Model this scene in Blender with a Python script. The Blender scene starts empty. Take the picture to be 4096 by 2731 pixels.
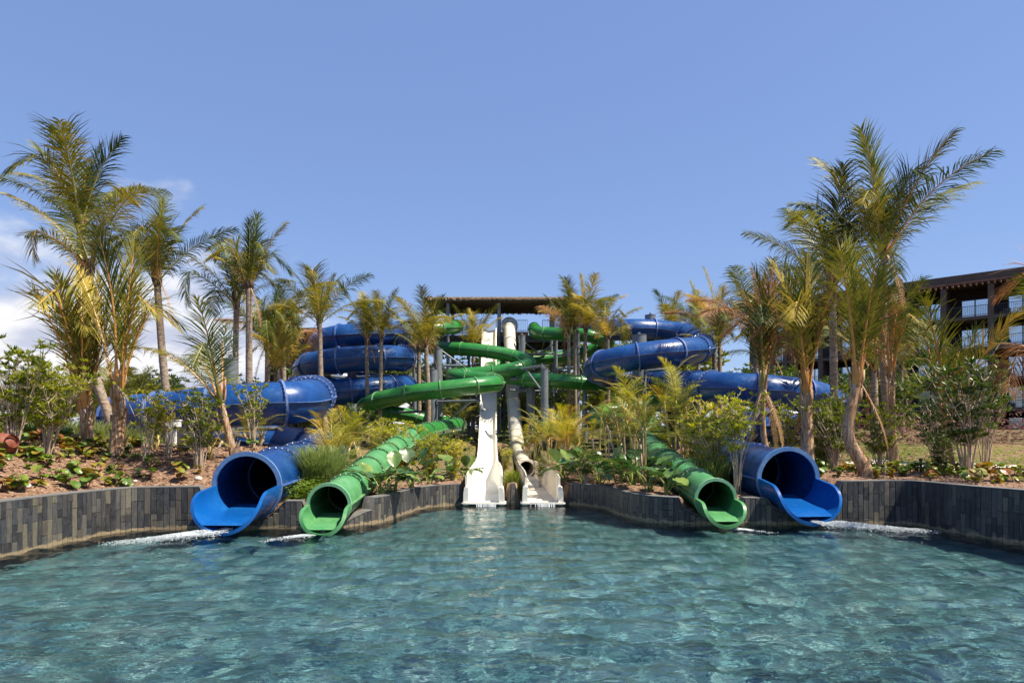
import bpy, math, random
import numpy as np
from mathutils import Vector, Matrix

SC = bpy.context.scene
COL = SC.collection
R = math.radians
PI = math.pi

# ---------------------------------------------------------------- camera
FPX, CX, HZ, H = 2730.67, 2048.0, 1742.0, 2.15      # photo focal length (px), centre column, horizon row, eye height
cam_d = bpy.data.cameras.new("camera")
cam_d.lens = 24.0; cam_d.sensor_width = 36.0
cam_d.shift_y = (HZ - 1365.5) / 4096.0
cam_d.clip_start = 0.1; cam_d.clip_end = 6000
cam = bpy.data.objects.new("camera", cam_d); COL.objects.link(cam)
cam.location = (0, 0, H); cam.rotation_euler = (R(90), 0, 0)
SC.camera = cam

# ---------------------------------------------------------------- light
SUN = Vector((0.50, -0.17, 0.84)).normalized()       # towards the sun
sun_el = math.asin(SUN.z); sun_az = math.atan2(SUN.x, SUN.y)
sd = bpy.data.lights.new("sun", 'SUN'); sd.energy = 5.0; sd.angle = R(0.53); sd.color = (1.0, 0.91, 0.75); sd.cycles.is_caustics_light = True
so = bpy.data.objects.new("sun", sd); COL.objects.link(so)
so.rotation_euler = SUN.to_track_quat('Z', 'Y').to_euler(); so.location = SUN * 60
W = bpy.data.worlds.new("World"); SC.world = W; W.use_nodes = True
nt = W.node_tree; nt.nodes.clear()
def wn(t, **k):
    n = nt.nodes.new(t)
    for a, b in k.items(): setattr(n, a, b)
    return n
def wl(a, b): nt.links.new(a, b)
sky = wn('ShaderNodeTexSky', sky_type='NISHITA', sun_disc=False)
sky.sun_elevation = sun_el; sky.sun_rotation = sun_az
sky.altitude = 0; sky.air_density = 1.0; sky.dust_density = 0.15; sky.ozone_density = 2.2
geo = wn('ShaderNodeNewGeometry')
tc = wn('ShaderNodeTexCoord')
sep = wn('ShaderNodeSeparateXYZ'); wl(tc.outputs['Generated'], sep.inputs[0])
mp = wn('ShaderNodeMapping'); mp.inputs['Scale'].default_value = (1, 1, 2.1); wl(tc.outputs['Generated'], mp.inputs[0])
def wmath(op, a, b=None, clamp=False):
    m = wn('ShaderNodeMath', operation=op); m.use_clamp = clamp
    for i, v in enumerate((a, b)):
        if v is None: continue
        if hasattr(v, 'links'): wl(v, m.inputs[i])
        else: m.inputs[i].default_value = v
    return m.outputs[0]
n1 = wn('ShaderNodeTexNoise'); n1.inputs['Scale'].default_value = 6.5; n1.inputs['Detail'].default_value = 9; n1.inputs['Roughness'].default_value = 0.56
wl(mp.outputs[0], n1.inputs['Vector'])
n2 = wn('ShaderNodeTexNoise'); n2.inputs['Scale'].default_value = 1.7; n2.inputs['Detail'].default_value = 2
wl(tc.outputs['Generated'], n2.inputs['Vector'])
# cloud banks hang low over the horizon; how high they reach drifts slowly round the compass
az = wmath('ARCTAN2', sep.outputs[0], sep.outputs[1])
bank = wmath('COSINE', wmath('MULTIPLY', wmath('ADD', az, 0.62), 2.0))
bank = wmath('MULTIPLY', wmath('ADD', bank, -0.60), 0.34)
low = wmath('SUBTRACT', wmath('ADD', bank, 0.15), sep.outputs[2])
dens = wmath('ADD', wmath('MULTIPLY', low, 2.7), wmath('MULTIPLY', wmath('ADD', n1.outputs['Fac'], -0.5), 0.95))
dens = wmath('ADD', dens, wmath('MULTIPLY', wmath('ADD', n2.outputs['Fac'], -0.5), 0.35))
cr = wn('ShaderNodeMapRange', interpolation_type='SMOOTHSTEP'); cr.inputs['From Min'].default_value = 0.0; cr.inputs['From Max'].default_value = 0.34
wl(dens, cr.inputs['Value'])
n3 = wn('ShaderNodeTexNoise'); n3.inputs['Scale'].default_value = 9; n3.inputs['Detail'].default_value = 5
mp3 = wn('ShaderNodeMapping'); mp3.inputs['Scale'].default_value = (1, 1, 2.6); mp3.inputs['Location'].default_value = (3, 1, .06); wl(tc.outputs['Generated'], mp3.inputs[0]); wl(mp3.outputs[0], n3.inputs['Vector'])
cramp = wn('ShaderNodeMix', data_type='RGBA'); cramp.inputs[6].default_value = (4.2, 4.5, 5.6, 1); cramp.inputs[7].default_value = (6.9, 6.9, 7.1, 1)
mr = wn('ShaderNodeMapRange', interpolation_type='SMOOTHSTEP'); mr.inputs['From Min'].default_value = .38; mr.inputs['From Max'].default_value = .56; wl(n3.outputs['Fac'], mr.inputs['Value']); wl(mr.outputs[0], cramp.inputs[0])
# thin high haze whitens the clear sky a little
hz = wn('ShaderNodeMix', data_type='RGBA'); hz.inputs[0].default_value = 0.48; hz.inputs[7].default_value = (1.85, 2.85, 6.2, 1)
wl(sky.outputs[0], hz.inputs[6])
cm = wn('ShaderNodeMix', data_type='RGBA')
wl(cr.outputs[0], cm.inputs[0]); wl(hz.outputs[2], cm.inputs[6]); wl(cramp.outputs[2], cm.inputs[7])
bg = wn('ShaderNodeBackground'); bg.inputs['Strength'].default_value = 0.075
wo = wn('ShaderNodeOutputWorld'); wl(cm.outputs[2], bg.inputs['Color']); wl(bg.outputs[0], wo.inputs['Surface'])

SC.view_settings.view_transform = 'Standard'; SC.view_settings.look = 'None'
SC.view_settings.exposure = 0.95; SC.view_settings.gamma = 1.0; SC.view_settings.use_curve_mapping = False
SC.render.engine = 'CYCLES'
SC.cycles.max_bounces = 7; SC.cycles.diffuse_bounces = 2; SC.cycles.transparent_max_bounces = 12; SC.cycles.transmission_bounces = 5
SC.cycles.caustics_reflective = False; SC.cycles.caustics_refractive = True
SC.cycles.use_denoising = True

# ---------------------------------------------------------------- helpers
def P(x, y, Y):
    """a photo pixel and its distance -> a place in the world"""
    return Vector(((x - CX) / FPX * Y, Y, H - (y - HZ) / FPX * Y))

def tag(o, label=None, cat=None, group=None, kind=None):
    if label: o['label'] = label
    if cat: o['category'] = cat
    if group: o['group'] = group
    if kind: o['kind'] = kind
    return o

def mesh(name, v, f, smooth=True, mats=None, mi=None):
    me = bpy.data.meshes.new(name)
    v = np.asarray(v, dtype=np.float32).reshape(-1, 3)
    if len(f) and isinstance(f, np.ndarray) and f.ndim == 2:
        n, k = f.shape
        me.vertices.add(len(v)); me.vertices.foreach_set('co', v.ravel())
        me.loops.add(n * k); me.loops.foreach_set('vertex_index', f.astype(np.int32).ravel())
        me.polygons.add(n); me.polygons.foreach_set('loop_start', np.arange(0, n * k, k, dtype=np.int32))
        me.update(calc_edges=True)
    else:
        me.from_pydata([tuple(map(float, p)) for p in v], [], [tuple(map(int, q)) for q in f])
    for m in (mats or []): me.materials.append(m)
    if mi is not None: me.polygons.foreach_set('material_index', np.asarray(mi, dtype=np.int32))
    me.polygons.foreach_set('use_smooth', np.full(len(me.polygons), bool(smooth)))
    me.update()
    return me

def link(name, data, parent=None, loc=(0, 0, 0), rot=(0, 0, 0), scale=(1, 1, 1)):
    o = bpy.data.objects.new(name, data); COL.objects.link(o)
    o.location = loc; o.rotation_euler = rot; o.scale = scale
    if parent is not None: o.parent = parent
    return o

def thing(name, label, cat, loc=(0, 0, 0), rot=(0, 0, 0), group=None):
    o = link(name, None, None, loc, rot); o.empty_display_size = .2
    return tag(o, label, cat, group)

class MB:
    """collects world-space geometry, builds one mesh object"""
    def __init__(s): s.v = []; s.f = []; s.n = 0; s.mi = []
    def add(s, v, f, m=0):
        v = np.asarray(v, dtype=float).reshape(-1, 3)
        s.v.append(v); s.f += [tuple(i + s.n for i in q) for q in f]; s.mi += [m] * len(f); s.n += len(v)
    def box(s, c, d, rz=0.0, m=0):
        x, y, z = [k / 2 for k in d]
        q = np.array([(-x,-y,-z),(x,-y,-z),(x,y,-z),(-x,y,-z),(-x,-y,z),(x,-y,z),(x,y,z),(-x,y,z)])
        if rz:
            ca, sa = math.cos(rz), math.sin(rz)
            q = np.stack([q[:,0]*ca-q[:,1]*sa, q[:,0]*sa+q[:,1]*ca, q[:,2]], 1)
        s.add(q + np.array(c), [(0,3,2,1),(4,5,6,7),(0,1,5,4),(1,2,6,5),(2,3,7,6),(3,0,4,7)], m)
    def tube(s, pts, rad, n=8, cap=True, m=0):
        pts = [Vector(p) for p in pts]
        if not hasattr(rad, '__len__'): rad = [rad] * len(pts)
        rings = []; ref = Vector((0.13, 0.31, 1))
        for i, p in enumerate(pts):
            t = (pts[min(i+1, len(pts)-1)] - pts[max(i-1, 0)]).normalized()
            a = t.cross(ref)
            if a.length < 1e-3: a = t.cross(Vector((1, 0, 0)))
            a.normalize(); b = t.cross(a)
            for k in range(n):
                w = 2*PI*k/n
                rings.append(p + (a*math.cos(w) + b*math.sin(w))*rad[i])
        f = []
        for i in range(len(pts)-1):
            for k in range(n):
                f.append((i*n+k, i*n+(k+1)%n, (i+1)*n+(k+1)%n, (i+1)*n+k))
        if cap:
            f.append(tuple(range(n))[::-1]); f.append(tuple((len(pts)-1)*n+k for k in range(n)))
        s.add([tuple(p) for p in rings], f, m)
    def cyl(s, base, r, h, n=24, m=0): s.tube([base, Vector(base)+Vector((0,0,h))], r, n, True, m)
    def build(s, name, mats, parent=None, smooth=False, local=None):
        if not isinstance(mats, (list, tuple)): mats = [mats]
        v = np.concatenate(s.v) if s.v else np.zeros((0,3))
        if local is not None: v = v - np.array(local)
        elif parent is not None: v = v - np.array(parent.location)
        me = mesh(name, v, s.f, smooth, mats, s.mi)
        return link(name, me, parent)

def auto_smooth(o, ang=40):
    me = o.data
    me.polygons.foreach_set('use_smooth', np.full(len(me.polygons), True))
    me.set_sharp_from_angle(angle=R(ang))
    return o

# ---------------------------------------------------------------- materials
def material(name):
    m = bpy.data.materials.new(name); m.use_nodes = True
    n = m.node_tree; n.nodes.clear()
    out = n.nodes.new('ShaderNodeOutputMaterial')
    p = n.nodes.new('ShaderNodeBsdfPrincipled')
    n.links.new(p.outputs[0], out.inputs['Surface'])
    return m, n, p, out
class NB:
    def __init__(s, n): s.n = n
    def new(s, t, **k):
        x = s.n.nodes.new(t)
        for a, b in k.items(): setattr(x, a, b)
        return x
    def link(s, a, b): s.n.links.new(a, b)
    def coord(s, kind='Object', scale=(1,1,1)):
        t = s.new('ShaderNodeTexCoord'); m = s.new('ShaderNodeMapping'); m.inputs['Scale'].default_value = scale
        s.link(t.outputs[kind], m.inputs[0]); return m.outputs[0]
    def world(s, scale=(1,1,1)):
        t = s.new('ShaderNodeNewGeometry'); m = s.new('ShaderNodeMapping'); m.inputs['Scale'].default_value = scale
        s.link(t.outputs['Position'], m.inputs[0]); return m.outputs[0]
    def noise(s, vec, scale, detail=4, rough=.55):
        t = s.new('ShaderNodeTexNoise'); t.inputs['Scale'].default_value = scale; t.inputs['Detail'].default_value = detail; t.inputs['Roughness'].default_value = rough
        s.link(vec, t.inputs['Vector']); return t.outputs['Fac']
    def ramp(s, fac, stops, const=False):
        t = s.new('ShaderNodeValToRGB'); e = t.color_ramp.elements
        if const: t.color_ramp.interpolation = 'CONSTANT'
        while len(e) < len(stops): e.new(0.5)
        for i, (p, c) in enumerate(stops):
            e[i].position = p; e[i].color = (*c, 1) if len(c) == 3 else c
        s.link(fac, t.inputs[0]); return t.outputs[0]
    def rng(s, fac, a, b, c=0., d=1.):
        t = s.new('ShaderNodeMapRange'); t.inputs['From Min'].default_value = a; t.inputs['From Max'].default_value = b; t.inputs['To Min'].default_value = c; t.inputs['To Max'].default_value = d
        s.link(fac, t.inputs['Value']); return t.outputs[0]
    def mix(s, fac, a, b, blend='MIX'):
        t = s.new('ShaderNodeMix', data_type='RGBA', blend_type=blend)
        for i, v in ((0, fac), (6, a), (7, b)):
            if hasattr(v, 'links'): s.link(v, t.inputs[i])
            elif i == 0: t.inputs[0].default_value = v
            else: t.inputs[i].default_value = (*v, 1)
        return t.outputs[2]
    def bump(s, h, strength, dist=.02):
        t = s.new('ShaderNodeBump'); t.inputs['Strength'].default_value = strength; t.inputs['Distance'].default_value = dist
        s.link(h, t.inputs['Height']); return t.outputs[0]

def mat_simple(name, col, rough=.6, var=.25, scale=6, metal=0, bump=0, spec=.5, kind='world'):
    m, n, p, out = material(name); b = NB(n)
    v = b.world() if kind == 'world' else b.coord()
    f = b.noise(v, scale)
    c = b.mix(b.rng(f, .3, .7), tuple(k*(1-var) for k in col), tuple(min(1, k*(1+var)) for k in col))
    b.link(c, p.inputs['Base Color']); p.inputs['Roughness'].default_value = rough; p.inputs['Metallic'].default_value = metal
    p.inputs['Specular IOR Level'].default_value = spec
    if bump: b.link(b.bump(b.noise(v, scale*4, 6), bump), p.inputs['Normal'])
    return m

def mat_gel(name, col, faded, amt=.5, rough=.28):
    """worn glossy gelcoat with chalky scuffs"""
    m, n, p, out = material(name); b = NB(n)
    v = b.world()
    a = b.noise(v, 1.3, 6, .65); s = b.noise(v, 7, 5, .7)
    fac = b.rng(b.new('ShaderNodeMath', operation='ADD').outputs[0], 0, 1) if False else None
    ad = b.new('ShaderNodeMath', operation='MULTIPLY'); b.link(b.rng(a, .42, .72), ad.inputs[0]); b.link(b.rng(s, .25, .8), ad.inputs[1])
    f = b.rng(ad.outputs[0], 0.0, .75, .05, amt)
    c = b.mix(f, col, faded)
    st = b.noise(b.world((3, 3, 14)), 3, 4, .7)
    c = b.mix(b.rng(st, .62, .8, 0, .22), c, tuple(k*.45 for k in col))
    b.link(c, p.inputs['Base Color'])
    b.link(b.rng(s, .3, .75, rough*.75, rough*1.7), p.inputs['Roughness'])
    p.inputs['Specular IOR Level'].default_value = .5
    p.inputs['Coat Weight'].default_value = .08; p.inputs['Coat Roughness'].default_value = .12
    b.link(b.bump(b.noise(v, 2.2, 3), .12, .03), p.inputs['Normal'])
    return m

M = {}
M['blue'] = mat_gel('blue_gelcoat', (.0022, .036, .165), (.028, .135, .36), .62)
M['blue_fl'] = mat_gel('blue_flange', (.018, .065, .27), (.24, .36, .54), .95, .5)
M['blue_exit'] = mat_gel('blue_exit_gelcoat', (.0025, .075, .30), (.025, .17, .44), .5, .22)
M['blue_rim'] = mat_gel('blue_rim_chalky', (.05, .15, .36), (.28, .38, .52), .8, .5)
M['green'] = mat_gel('green_gelcoat', (.015, .150, .022), (.08, .28, .075), .55)
M['green_fl'] = mat_gel('green_flange', (.035, .17, .04), (.30, .46, .26), .95, .5)
M['green_old'] = mat_gel('green_faded_gelcoat', (.045, .21, .065), (.19, .37, .18), .75, .42)
M['green_rim'] = mat_gel('green_rim_chalky', (.15, .36, .18), (.38, .55, .40), .8, .5)
M['white'] = mat_gel('white_gelcoat', (.80, .77, .68), (.68, .62, .50), .6, .35)
M['white_old'] = mat_gel('cream_gelcoat_stained', (.70, .64, .52), (.46, .38, .28), .9, .5)
M['steel'] = mat_simple('grey_painted_steel', (.145, .165, .185), .42, .18, 3)
M['bolt'] = mat_simple('bolt_zinc', (.62, .62, .60), .35, .1, 9, .6)
M['dark_steel'] = mat_simple('dark_steel', (.07, .075, .085), .5, .2, 3)
M['concrete'] = mat_simple('slate_coping', (.135, .13, .125), .8, .25, 5, 0, .3)
M['path'] = mat_simple('pale_concrete_path', (.62, .56, .47), .85, .1, 2, 0, .2)
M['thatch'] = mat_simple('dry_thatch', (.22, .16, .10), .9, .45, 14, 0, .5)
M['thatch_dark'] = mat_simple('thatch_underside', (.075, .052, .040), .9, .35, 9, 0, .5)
M['orange'] = mat_simple('orange_slatted_screen', (.62, .20, .02), .6, .5, 5)
M['utility'] = mat_simple('white_painted_box', (.80, .79, .75), .5, .05, 4)
M['terracotta'] = mat_simple('terracotta', (.20, .055, .03), .7, .25, 9)
M['hose'] = mat_simple('brown_drip_hose', (.085, .03, .022), .55, .2, 6)
M['rock'] = mat_simple('pale_limestone', (.66, .58, .47), .85, .15, 9, 0, .5)
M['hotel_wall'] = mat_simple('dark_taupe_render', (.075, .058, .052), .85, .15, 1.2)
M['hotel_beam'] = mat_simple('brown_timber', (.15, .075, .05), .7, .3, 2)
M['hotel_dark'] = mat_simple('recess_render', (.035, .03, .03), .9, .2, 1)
M['rail'] = mat_simple('black_iron', (.02, .02, .022), .45, .1, 4)
M['curtain'] = mat_simple('curtained_glass', (.74, .79, .84), .10, .10, .5, .75)
M['brown_wood'] = mat_simple('brown_clad_wood', (.12, .06, .04), .7, .3, 2)

def mat_leaf(name, cols, trans=.35, rough=.42, spec=.4, scale=2.5, hue=None):
    m, n, p, out = material(name); b = NB(n)
    oi = b.new('ShaderNodeObjectInfo')
    f = b.noise(b.world(), scale, 3, .6)
    ad = b.new('ShaderNodeMath', operation='ADD'); b.link(f, ad.inputs[0]); b.link(b.rng(oi.outputs['Random'], 0, 1, -.22, .22), ad.inputs[1])
    c = b.ramp(ad.outputs[0], [(.22 + .56*i/(len(cols)-1), q) for i, q in enumerate(cols)])
    b.link(c, p.inputs['Base Color']); p.inputs['Roughness'].default_value = rough; p.inputs['Specular IOR Level'].default_value = spec
    t = b.new('ShaderNodeBsdfTranslucent')
    hs = b.new('ShaderNodeHueSaturation'); hs.inputs['Value'].default_value = 1.25; hs.inputs['Saturation'].default_value = 1.1; b.link(c, hs.inputs['Color'])
    b.link(hs.outputs[0], t.inputs['Color'])
    ms = b.new('ShaderNodeMixShader'); ms.inputs[0].default_value = trans
    b.link(p.outputs[0], ms.inputs[1]); b.link(t.outputs[0], ms.inputs[2]); b.link(ms.outputs[0], out.inputs['Surface'])
    return m
M['palm_green'] = mat_leaf('palm_leaf_green', [(.024,.048,.010), (.088,.115,.018), (.25,.24,.038)], .25, .5, .25)
M['palm_olive'] = mat_leaf('palm_leaf_olive', [(.050,.065,.010), (.185,.172,.022), (.43,.33,.055)], .25, .5, .25)
M['palm_yellow'] = mat_leaf('palm_leaf_yellowing', [(.13,.14,.016), (.40,.31,.03), (.55,.33,.05)], .3)
M['palm_dry'] = mat_leaf('palm_leaf_dry', [(0.192,0.090,0.036), (0.360,0.180,0.078), (0.504,0.312,0.156)], .25, .7)
M['rachis_green'] = mat_simple('rachis_green', (.26, .24, .06), .5, .2, 3)
M['rachis_orange'] = mat_simple('rachis_orange', (.50, .24, .06), .45, .3, 3)
M['rachis_dry'] = mat_simple('rachis_dry', (.40, .25, .13), .7, .2, 3)
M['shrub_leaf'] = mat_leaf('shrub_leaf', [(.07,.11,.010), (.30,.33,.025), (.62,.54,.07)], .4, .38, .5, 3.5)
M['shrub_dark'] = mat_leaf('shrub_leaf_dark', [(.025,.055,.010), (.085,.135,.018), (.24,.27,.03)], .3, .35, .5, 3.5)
M['big_leaf'] = mat_leaf('elephant_ear_leaf', [(.03,.075,.018), (.075,.15,.032), (.20,.27,.06)], .18, .34, .5, 2)
M['petiole'] = mat_simple('petiole_green', (.22, .27, .05), .45, .25, 4)
M['seagrape'] = mat_leaf('seagrape_leaf', [(0.070,0.135,0.018), (0.126,0.203,0.024), (0.238,0.216,0.024), (0.280,0.088,0.024)], .25, .4, .5, 5)
M['grass'] = mat_leaf('ornamental_grass', [(0.120,0.165,0.045), (0.255,0.300,0.090), (0.450,0.450,0.195)], .35, .5, .3, 2)
M['lawn'] = mat_leaf('groundcover_green', [(0.070,0.126,0.013), (0.140,0.210,0.026), (0.280,0.308,0.039)], .3, .5, .3, 2)
M['purple'] = mat_leaf('purple_hedge', [(0.078,0.033,0.033), (0.150,0.065,0.058), (0.221,0.130,0.078)], .25, .5, .3, 2)
M['areca'] = mat_leaf('areca_leaf', [(.12,.155,.016), (.36,.36,.035), (.62,.50,.08)], .35, .45, .4, 2.5)
M['stem_pale'] = mat_simple('pale_stem', (.42, .33, .24), .75, .25, 5)
M['stem_yellow'] = mat_simple('yellow_cane', (.48, .36, .12), .55, .3, 3)

def mat_trunk():
    m, n, p, out = material('palm_trunk'); b = NB(n)
    v = b.world((2, 2, 9))
    a = b.noise(v, 2.2, 6, .65); w = b.noise(b.world((1.2, 1.2, 1.2)), 1.3, 3)
    ringv = b.world((.4, .4, 1)); rg = b.noise(ringv, 16, 2, .5)
    c = b.ramp(a, [(.25, (.09,.065,.048)), (.5, (.27,.21,.155)), (.75, (.46,.38,.29))])
    c = b.mix(b.rng(rg, .52, .62, 0, .6), c, (.09, .065, .05))
    c = b.mix(b.rng(w, .5, .75, 0, .5), c, (.33, .20, .11))
    b.link(c, p.inputs['Base Color']); p.inputs['Roughness'].default_value = .85
    b.link(b.bump(rg, .6, .03), p.inputs['Normal'])
    return m
M['trunk'] = mat_trunk()
def mat_sheath():
    m, n, p, out = material('palm_base_sheath'); b = NB(n)
    a = b.noise(b.world((11, 11, 1.3)), 1.7, 8, .75)
    c = b.ramp(a, [(.30, (.045,.022,.014)), (.42, (.22,.11,.05)), (.52, (.42,.27,.16)), (.62, (.58,.45,.33)), (.72, (.30,.17,.08))])
    q = b.noise(b.world((2, 2, 3)), 2.3, 4, .6); c = b.mix(b.rng(q, .55, .7, 0, .6), c, (.40, .19, .05)); c = b.mix(b.rng(q, .32, .44, .6, 0), c, (.09, .06, .045))
    b.link(c, p.inputs['Base Color']); p.inputs['Roughness'].default_value = .7
    b.link(b.bump(a, .7, .03), p.inputs['Normal'])
    return m
M['sheath'] = mat_sheath()
M['fibre'] = mat_simple('palm_fibre', (.13, .08, .05), .9, .5, 12, 0, .6)

def mat_soil():
    m, n, p, out = material('mulch_soil'); b = NB(n)
    v = b.world()
    a = b.noise(v, 9, 9, .72); g = b.noise(v, .35, 3); f2 = b.noise(v, 40, 4, .7)
    c = b.ramp(a, [(.30, (.055,.030,.020)), (.46, (.17,.095,.060)), (.60, (.30,.19,.125)), (.75, (.52,.40,.29))])
    c = b.mix(b.rng(f2, .58, .72, 0, .55), c, (.50, .40, .30))
    sx = b.new('ShaderNodeSeparateXYZ'); b.link(b.world(), sx.inputs[0])
    far = b.rng(sx.outputs[1], 26, 40)
    gm = b.new('ShaderNodeMath', operation='MULTIPLY'); b.link(b.rng(g, .35, .6), gm.inputs[0]); b.link(far, gm.inputs[1])
    c = b.mix(gm.outputs[0], c, (.07, .10, .022))
    b.link(c, p.inputs['Base Color']); p.inputs['Roughness'].default_value = .95; p.inputs['Specular IOR Level'].default_value = .15
    b.link(b.bump(a, .9, .05), p.inputs['Normal'])
    return m
M['soil'] = mat_soil()
M['chip'] = mat_leaf('bark_chip', [(.09,.045,.028), (.28,.16,.10), (.50,.36,.25)], .0, .9, .1, 30)

def mat_tile():
    m, n, p, out = material('slate_tile'); b = NB(n)
    oi = b.new('ShaderNodeObjectInfo')
    base = b.ramp(oi.outputs['Random'], [(0, (.020,.021,.027)), (.2, (.050,.046,.045)), (.36, (.075,.072,.070)), (.50, (.028,.027,.029)), (.64, (.10,.093,.080)), (.74, (.040,.042,.050)), (.88, (.14,.124,.088)), (.93, (.085,.070,.058))], True)
    v = b.world((5, 5, 1.0))
    st = b.noise(v, 3.2, 7, .7); sp = b.noise(b.world(), 24, 5, .75)
    c = b.mix(b.rng(st, .5, .78, 0, .5), base, (.16, .155, .14))
    c = b.mix(b.rng(st, .30, .46, .85, 0), c, (.018, .016, .018))
    fs = b.noise(b.world((16, 16, 2.2)), 3, 6, .75); c = b.mix(b.rng(fs, .52, .72, 0, .38), c, (.19, .185, .165)); c = b.mix(b.rng(fs, .34, .46, .6, 0), c, (.02, .018, .018))
    c = b.mix(b.rng(sp, .60, .74, 0, .55), c, (.30, .27, .21))
    c = b.mix(b.rng(sp, .27, .40, .5, 0), c, (.03, .027, .027))
    sx = b.new('ShaderNodeSeparateXYZ'); b.link(b.world(), sx.inputs[0])
    wob = b.noise(b.world((2, 2, 2)), 2, 4)
    ad = b.new('ShaderNodeMath', operation='ADD'); b.link(sx.outputs[2], ad.inputs[0]); b.link(b.rng(wob, .3, .7, -.05, .04), ad.inputs[1])
    c = b.mix(b.rng(ad.outputs[0], .045, .075, .75, 0), c, (.33, .25, .15))      # lime scale along the waterline
    b.link(c, p.inputs['Base Color']); b.link(b.rng(sp, .3, .7, .38, .62), p.inputs['Roughness'])
    b.link(b.bump(sp, .8, .02), p.inputs['Normal'])
    return m
M['tile'] = mat_tile()
M['grout'] = mat_simple('grout', (.06, .055, .05), .9, .2, 8)

def mat_water():
    m, n, p, out = material('pool_water'); b = NB(n)
    n.nodes.remove(p)
    v = b.world((1, 1.6, 1))
    h = b.noise(v, 5.5, 3, .5)
    bp = b.bump(h, .32, .05)
    fr = b.new('ShaderNodeFresnel'); fr.inputs['IOR'].default_value = 1.333; b.link(bp, fr.inputs['Normal'])
    gl = b.new('ShaderNodeBsdfGlossy'); gl.inputs['Roughness'].default_value = .0; b.link(bp, gl.inputs['Normal'])
    rf = b.new('ShaderNodeBsdfRefraction'); rf.inputs['IOR'].default_value = 1.333; rf.inputs['Roughness'].default_value = 0.0; rf.inputs['Color'].default_value = (.70, .88, .93, 1); b.link(bp, rf.inputs['Normal'])
    tr = b.new('ShaderNodeBsdfTransparent'); tr.inputs['Color'].default_value = (.62, .88, .92, 1)
    m1 = b.new('ShaderNodeMixShader'); m1.inputs[0].default_value = .0; b.link(rf.outputs[0], m1.inputs[1]); b.link(tr.outputs[0], m1.inputs[2])
    m2 = b.new('ShaderNodeMixShader'); b.link(fr.outputs[0], m2.inputs[0]); b.link(m1.outputs[0], m2.inputs[1]); b.link(gl.outputs[0], m2.inputs[2])
    b.link(m2.outputs[0], out.inputs['Surface'])
    return m
M['water'] = mat_water()
def mat_floor():
    m, n, p, out = material('pool_floor_stone'); b = NB(n)
    v = b.world()
    a = b.noise(v, 1.6, 6, .65); q = b.noise(v, .25, 2)
    c = b.ramp(a, [(.3, (.05,.11,.11)), (.5, (.12,.195,.19)), (.7, (.30,.34,.31))])
    b.link(c, p.inputs['Base Color']); p.inputs['Roughness'].default_value = .8
    return m
M['pool_floor'] = mat_floor()
def mat_foam():
    m, n, p, out = material('white_foam'); b = NB(n)
    p.inputs['Base Color'].default_value = (.70, .75, .78, 1); p.inputs['Roughness'].default_value = .6
    t = b.new('ShaderNodeBsdfTransparent')
    at = b.new('ShaderNodeAttribute', attribute_name='dens')
    f = b.noise(b.world((1, 1, 2)), 11, 7, .8)
    ad = b.new('ShaderNodeMath', operation='ADD'); b.link(f, ad.inputs[0]); b.link(at.outputs['Fac'], ad.inputs[1])
    ms = b.new('ShaderNodeMixShader'); b.link(b.rng(ad.outputs[0], .82, 1.4), ms.inputs[0])
    b.link(t.outputs[0], ms.inputs[1]); b.link(p.outputs[0], ms.inputs[2]); b.link(ms.outputs[0], out.inputs['Surface'])
    return m
M['foam'] = mat_foam()
M['spray'] = mat_leaf('white_spray', [(.66,.71,.74), (.74,.78,.80)], .35, .5, .4)

# ---------------------------------------------------------------- pool plan
def wl_pt(dx, dy):            # a waterline point of the photo (2352 px wide copy)
    Y = 1568 * H / (dy - 1000); return ((dx - 1176) / 1568 * Y, Y)
L_OUT = [(-9.2, -6), (-9.1, 6), wl_pt(0, 1280), wl_pt(130, 1250), wl_pt(264, 1224), wl_pt(330, 1216.5), (-7.4, 15.8), (-6.45, 15.8)]
L_PLA = [(-6.45, 15.8), (-5.6, 15.8), (-4.7, 15.85), (-3.75, 16.15), (-3.2, 17.1), (-2.98, 18.6), (-2.62, 20.2), (-1.9, 21.15), (-0.9, 21.45), (0.1, 21.5)]
R_PLA = [(0.1, 21.5), (1.1, 21.5), (2.05, 21.25), (2.7, 20.3), (2.95, 18.7), (3.3, 17.4), (3.9, 16.75), (4.8, 16.6), (6.1, 16.6), (7.1, 16.6)]
R_OUT = [(7.1, 16.6), (8.2, 16.6), (9.3, 16.65), (9.72, 16.4), (9.82, 15.0), (10.05, 13.5), (10.3, 11.5), (10.4, 6), (10.4, -6)]
def spline2(pts, step):
    p = [np.array(q, float) for q in pts]; p = [2*p[0]-p[1]] + p + [2*p[-1]-p[-2]]; out = []
    for i in range(1, len(p)-2):
        for t in np.linspace(0, 1, 24, endpoint=False):
            a, b_, c, d = p[i-1], p[i], p[i+1], p[i+2]
            out.append(.5*((2*b_)+(-a+c)*t+(2*a-5*b_+4*c-d)*t*t+(-a+3*b_-3*c+d)*t**3))
    out.append(p[-2]); out = np.array(out)
    d = np.r_[0, np.cumsum(np.linalg.norm(np.diff(out, axis=0), axis=1))]
    n = max(2, int(round(d[-1]/step))+1); s = np.linspace(0, d[-1], n)
    return np.stack([np.interp(s, d, out[:, k]) for k in range(out.shape[1])], 1)
outline = np.concatenate([spline2(q, .3)[:-1] for q in (L_OUT, L_PLA, R_PLA, R_OUT)] + [np.array([[10.4, -6]])])
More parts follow.
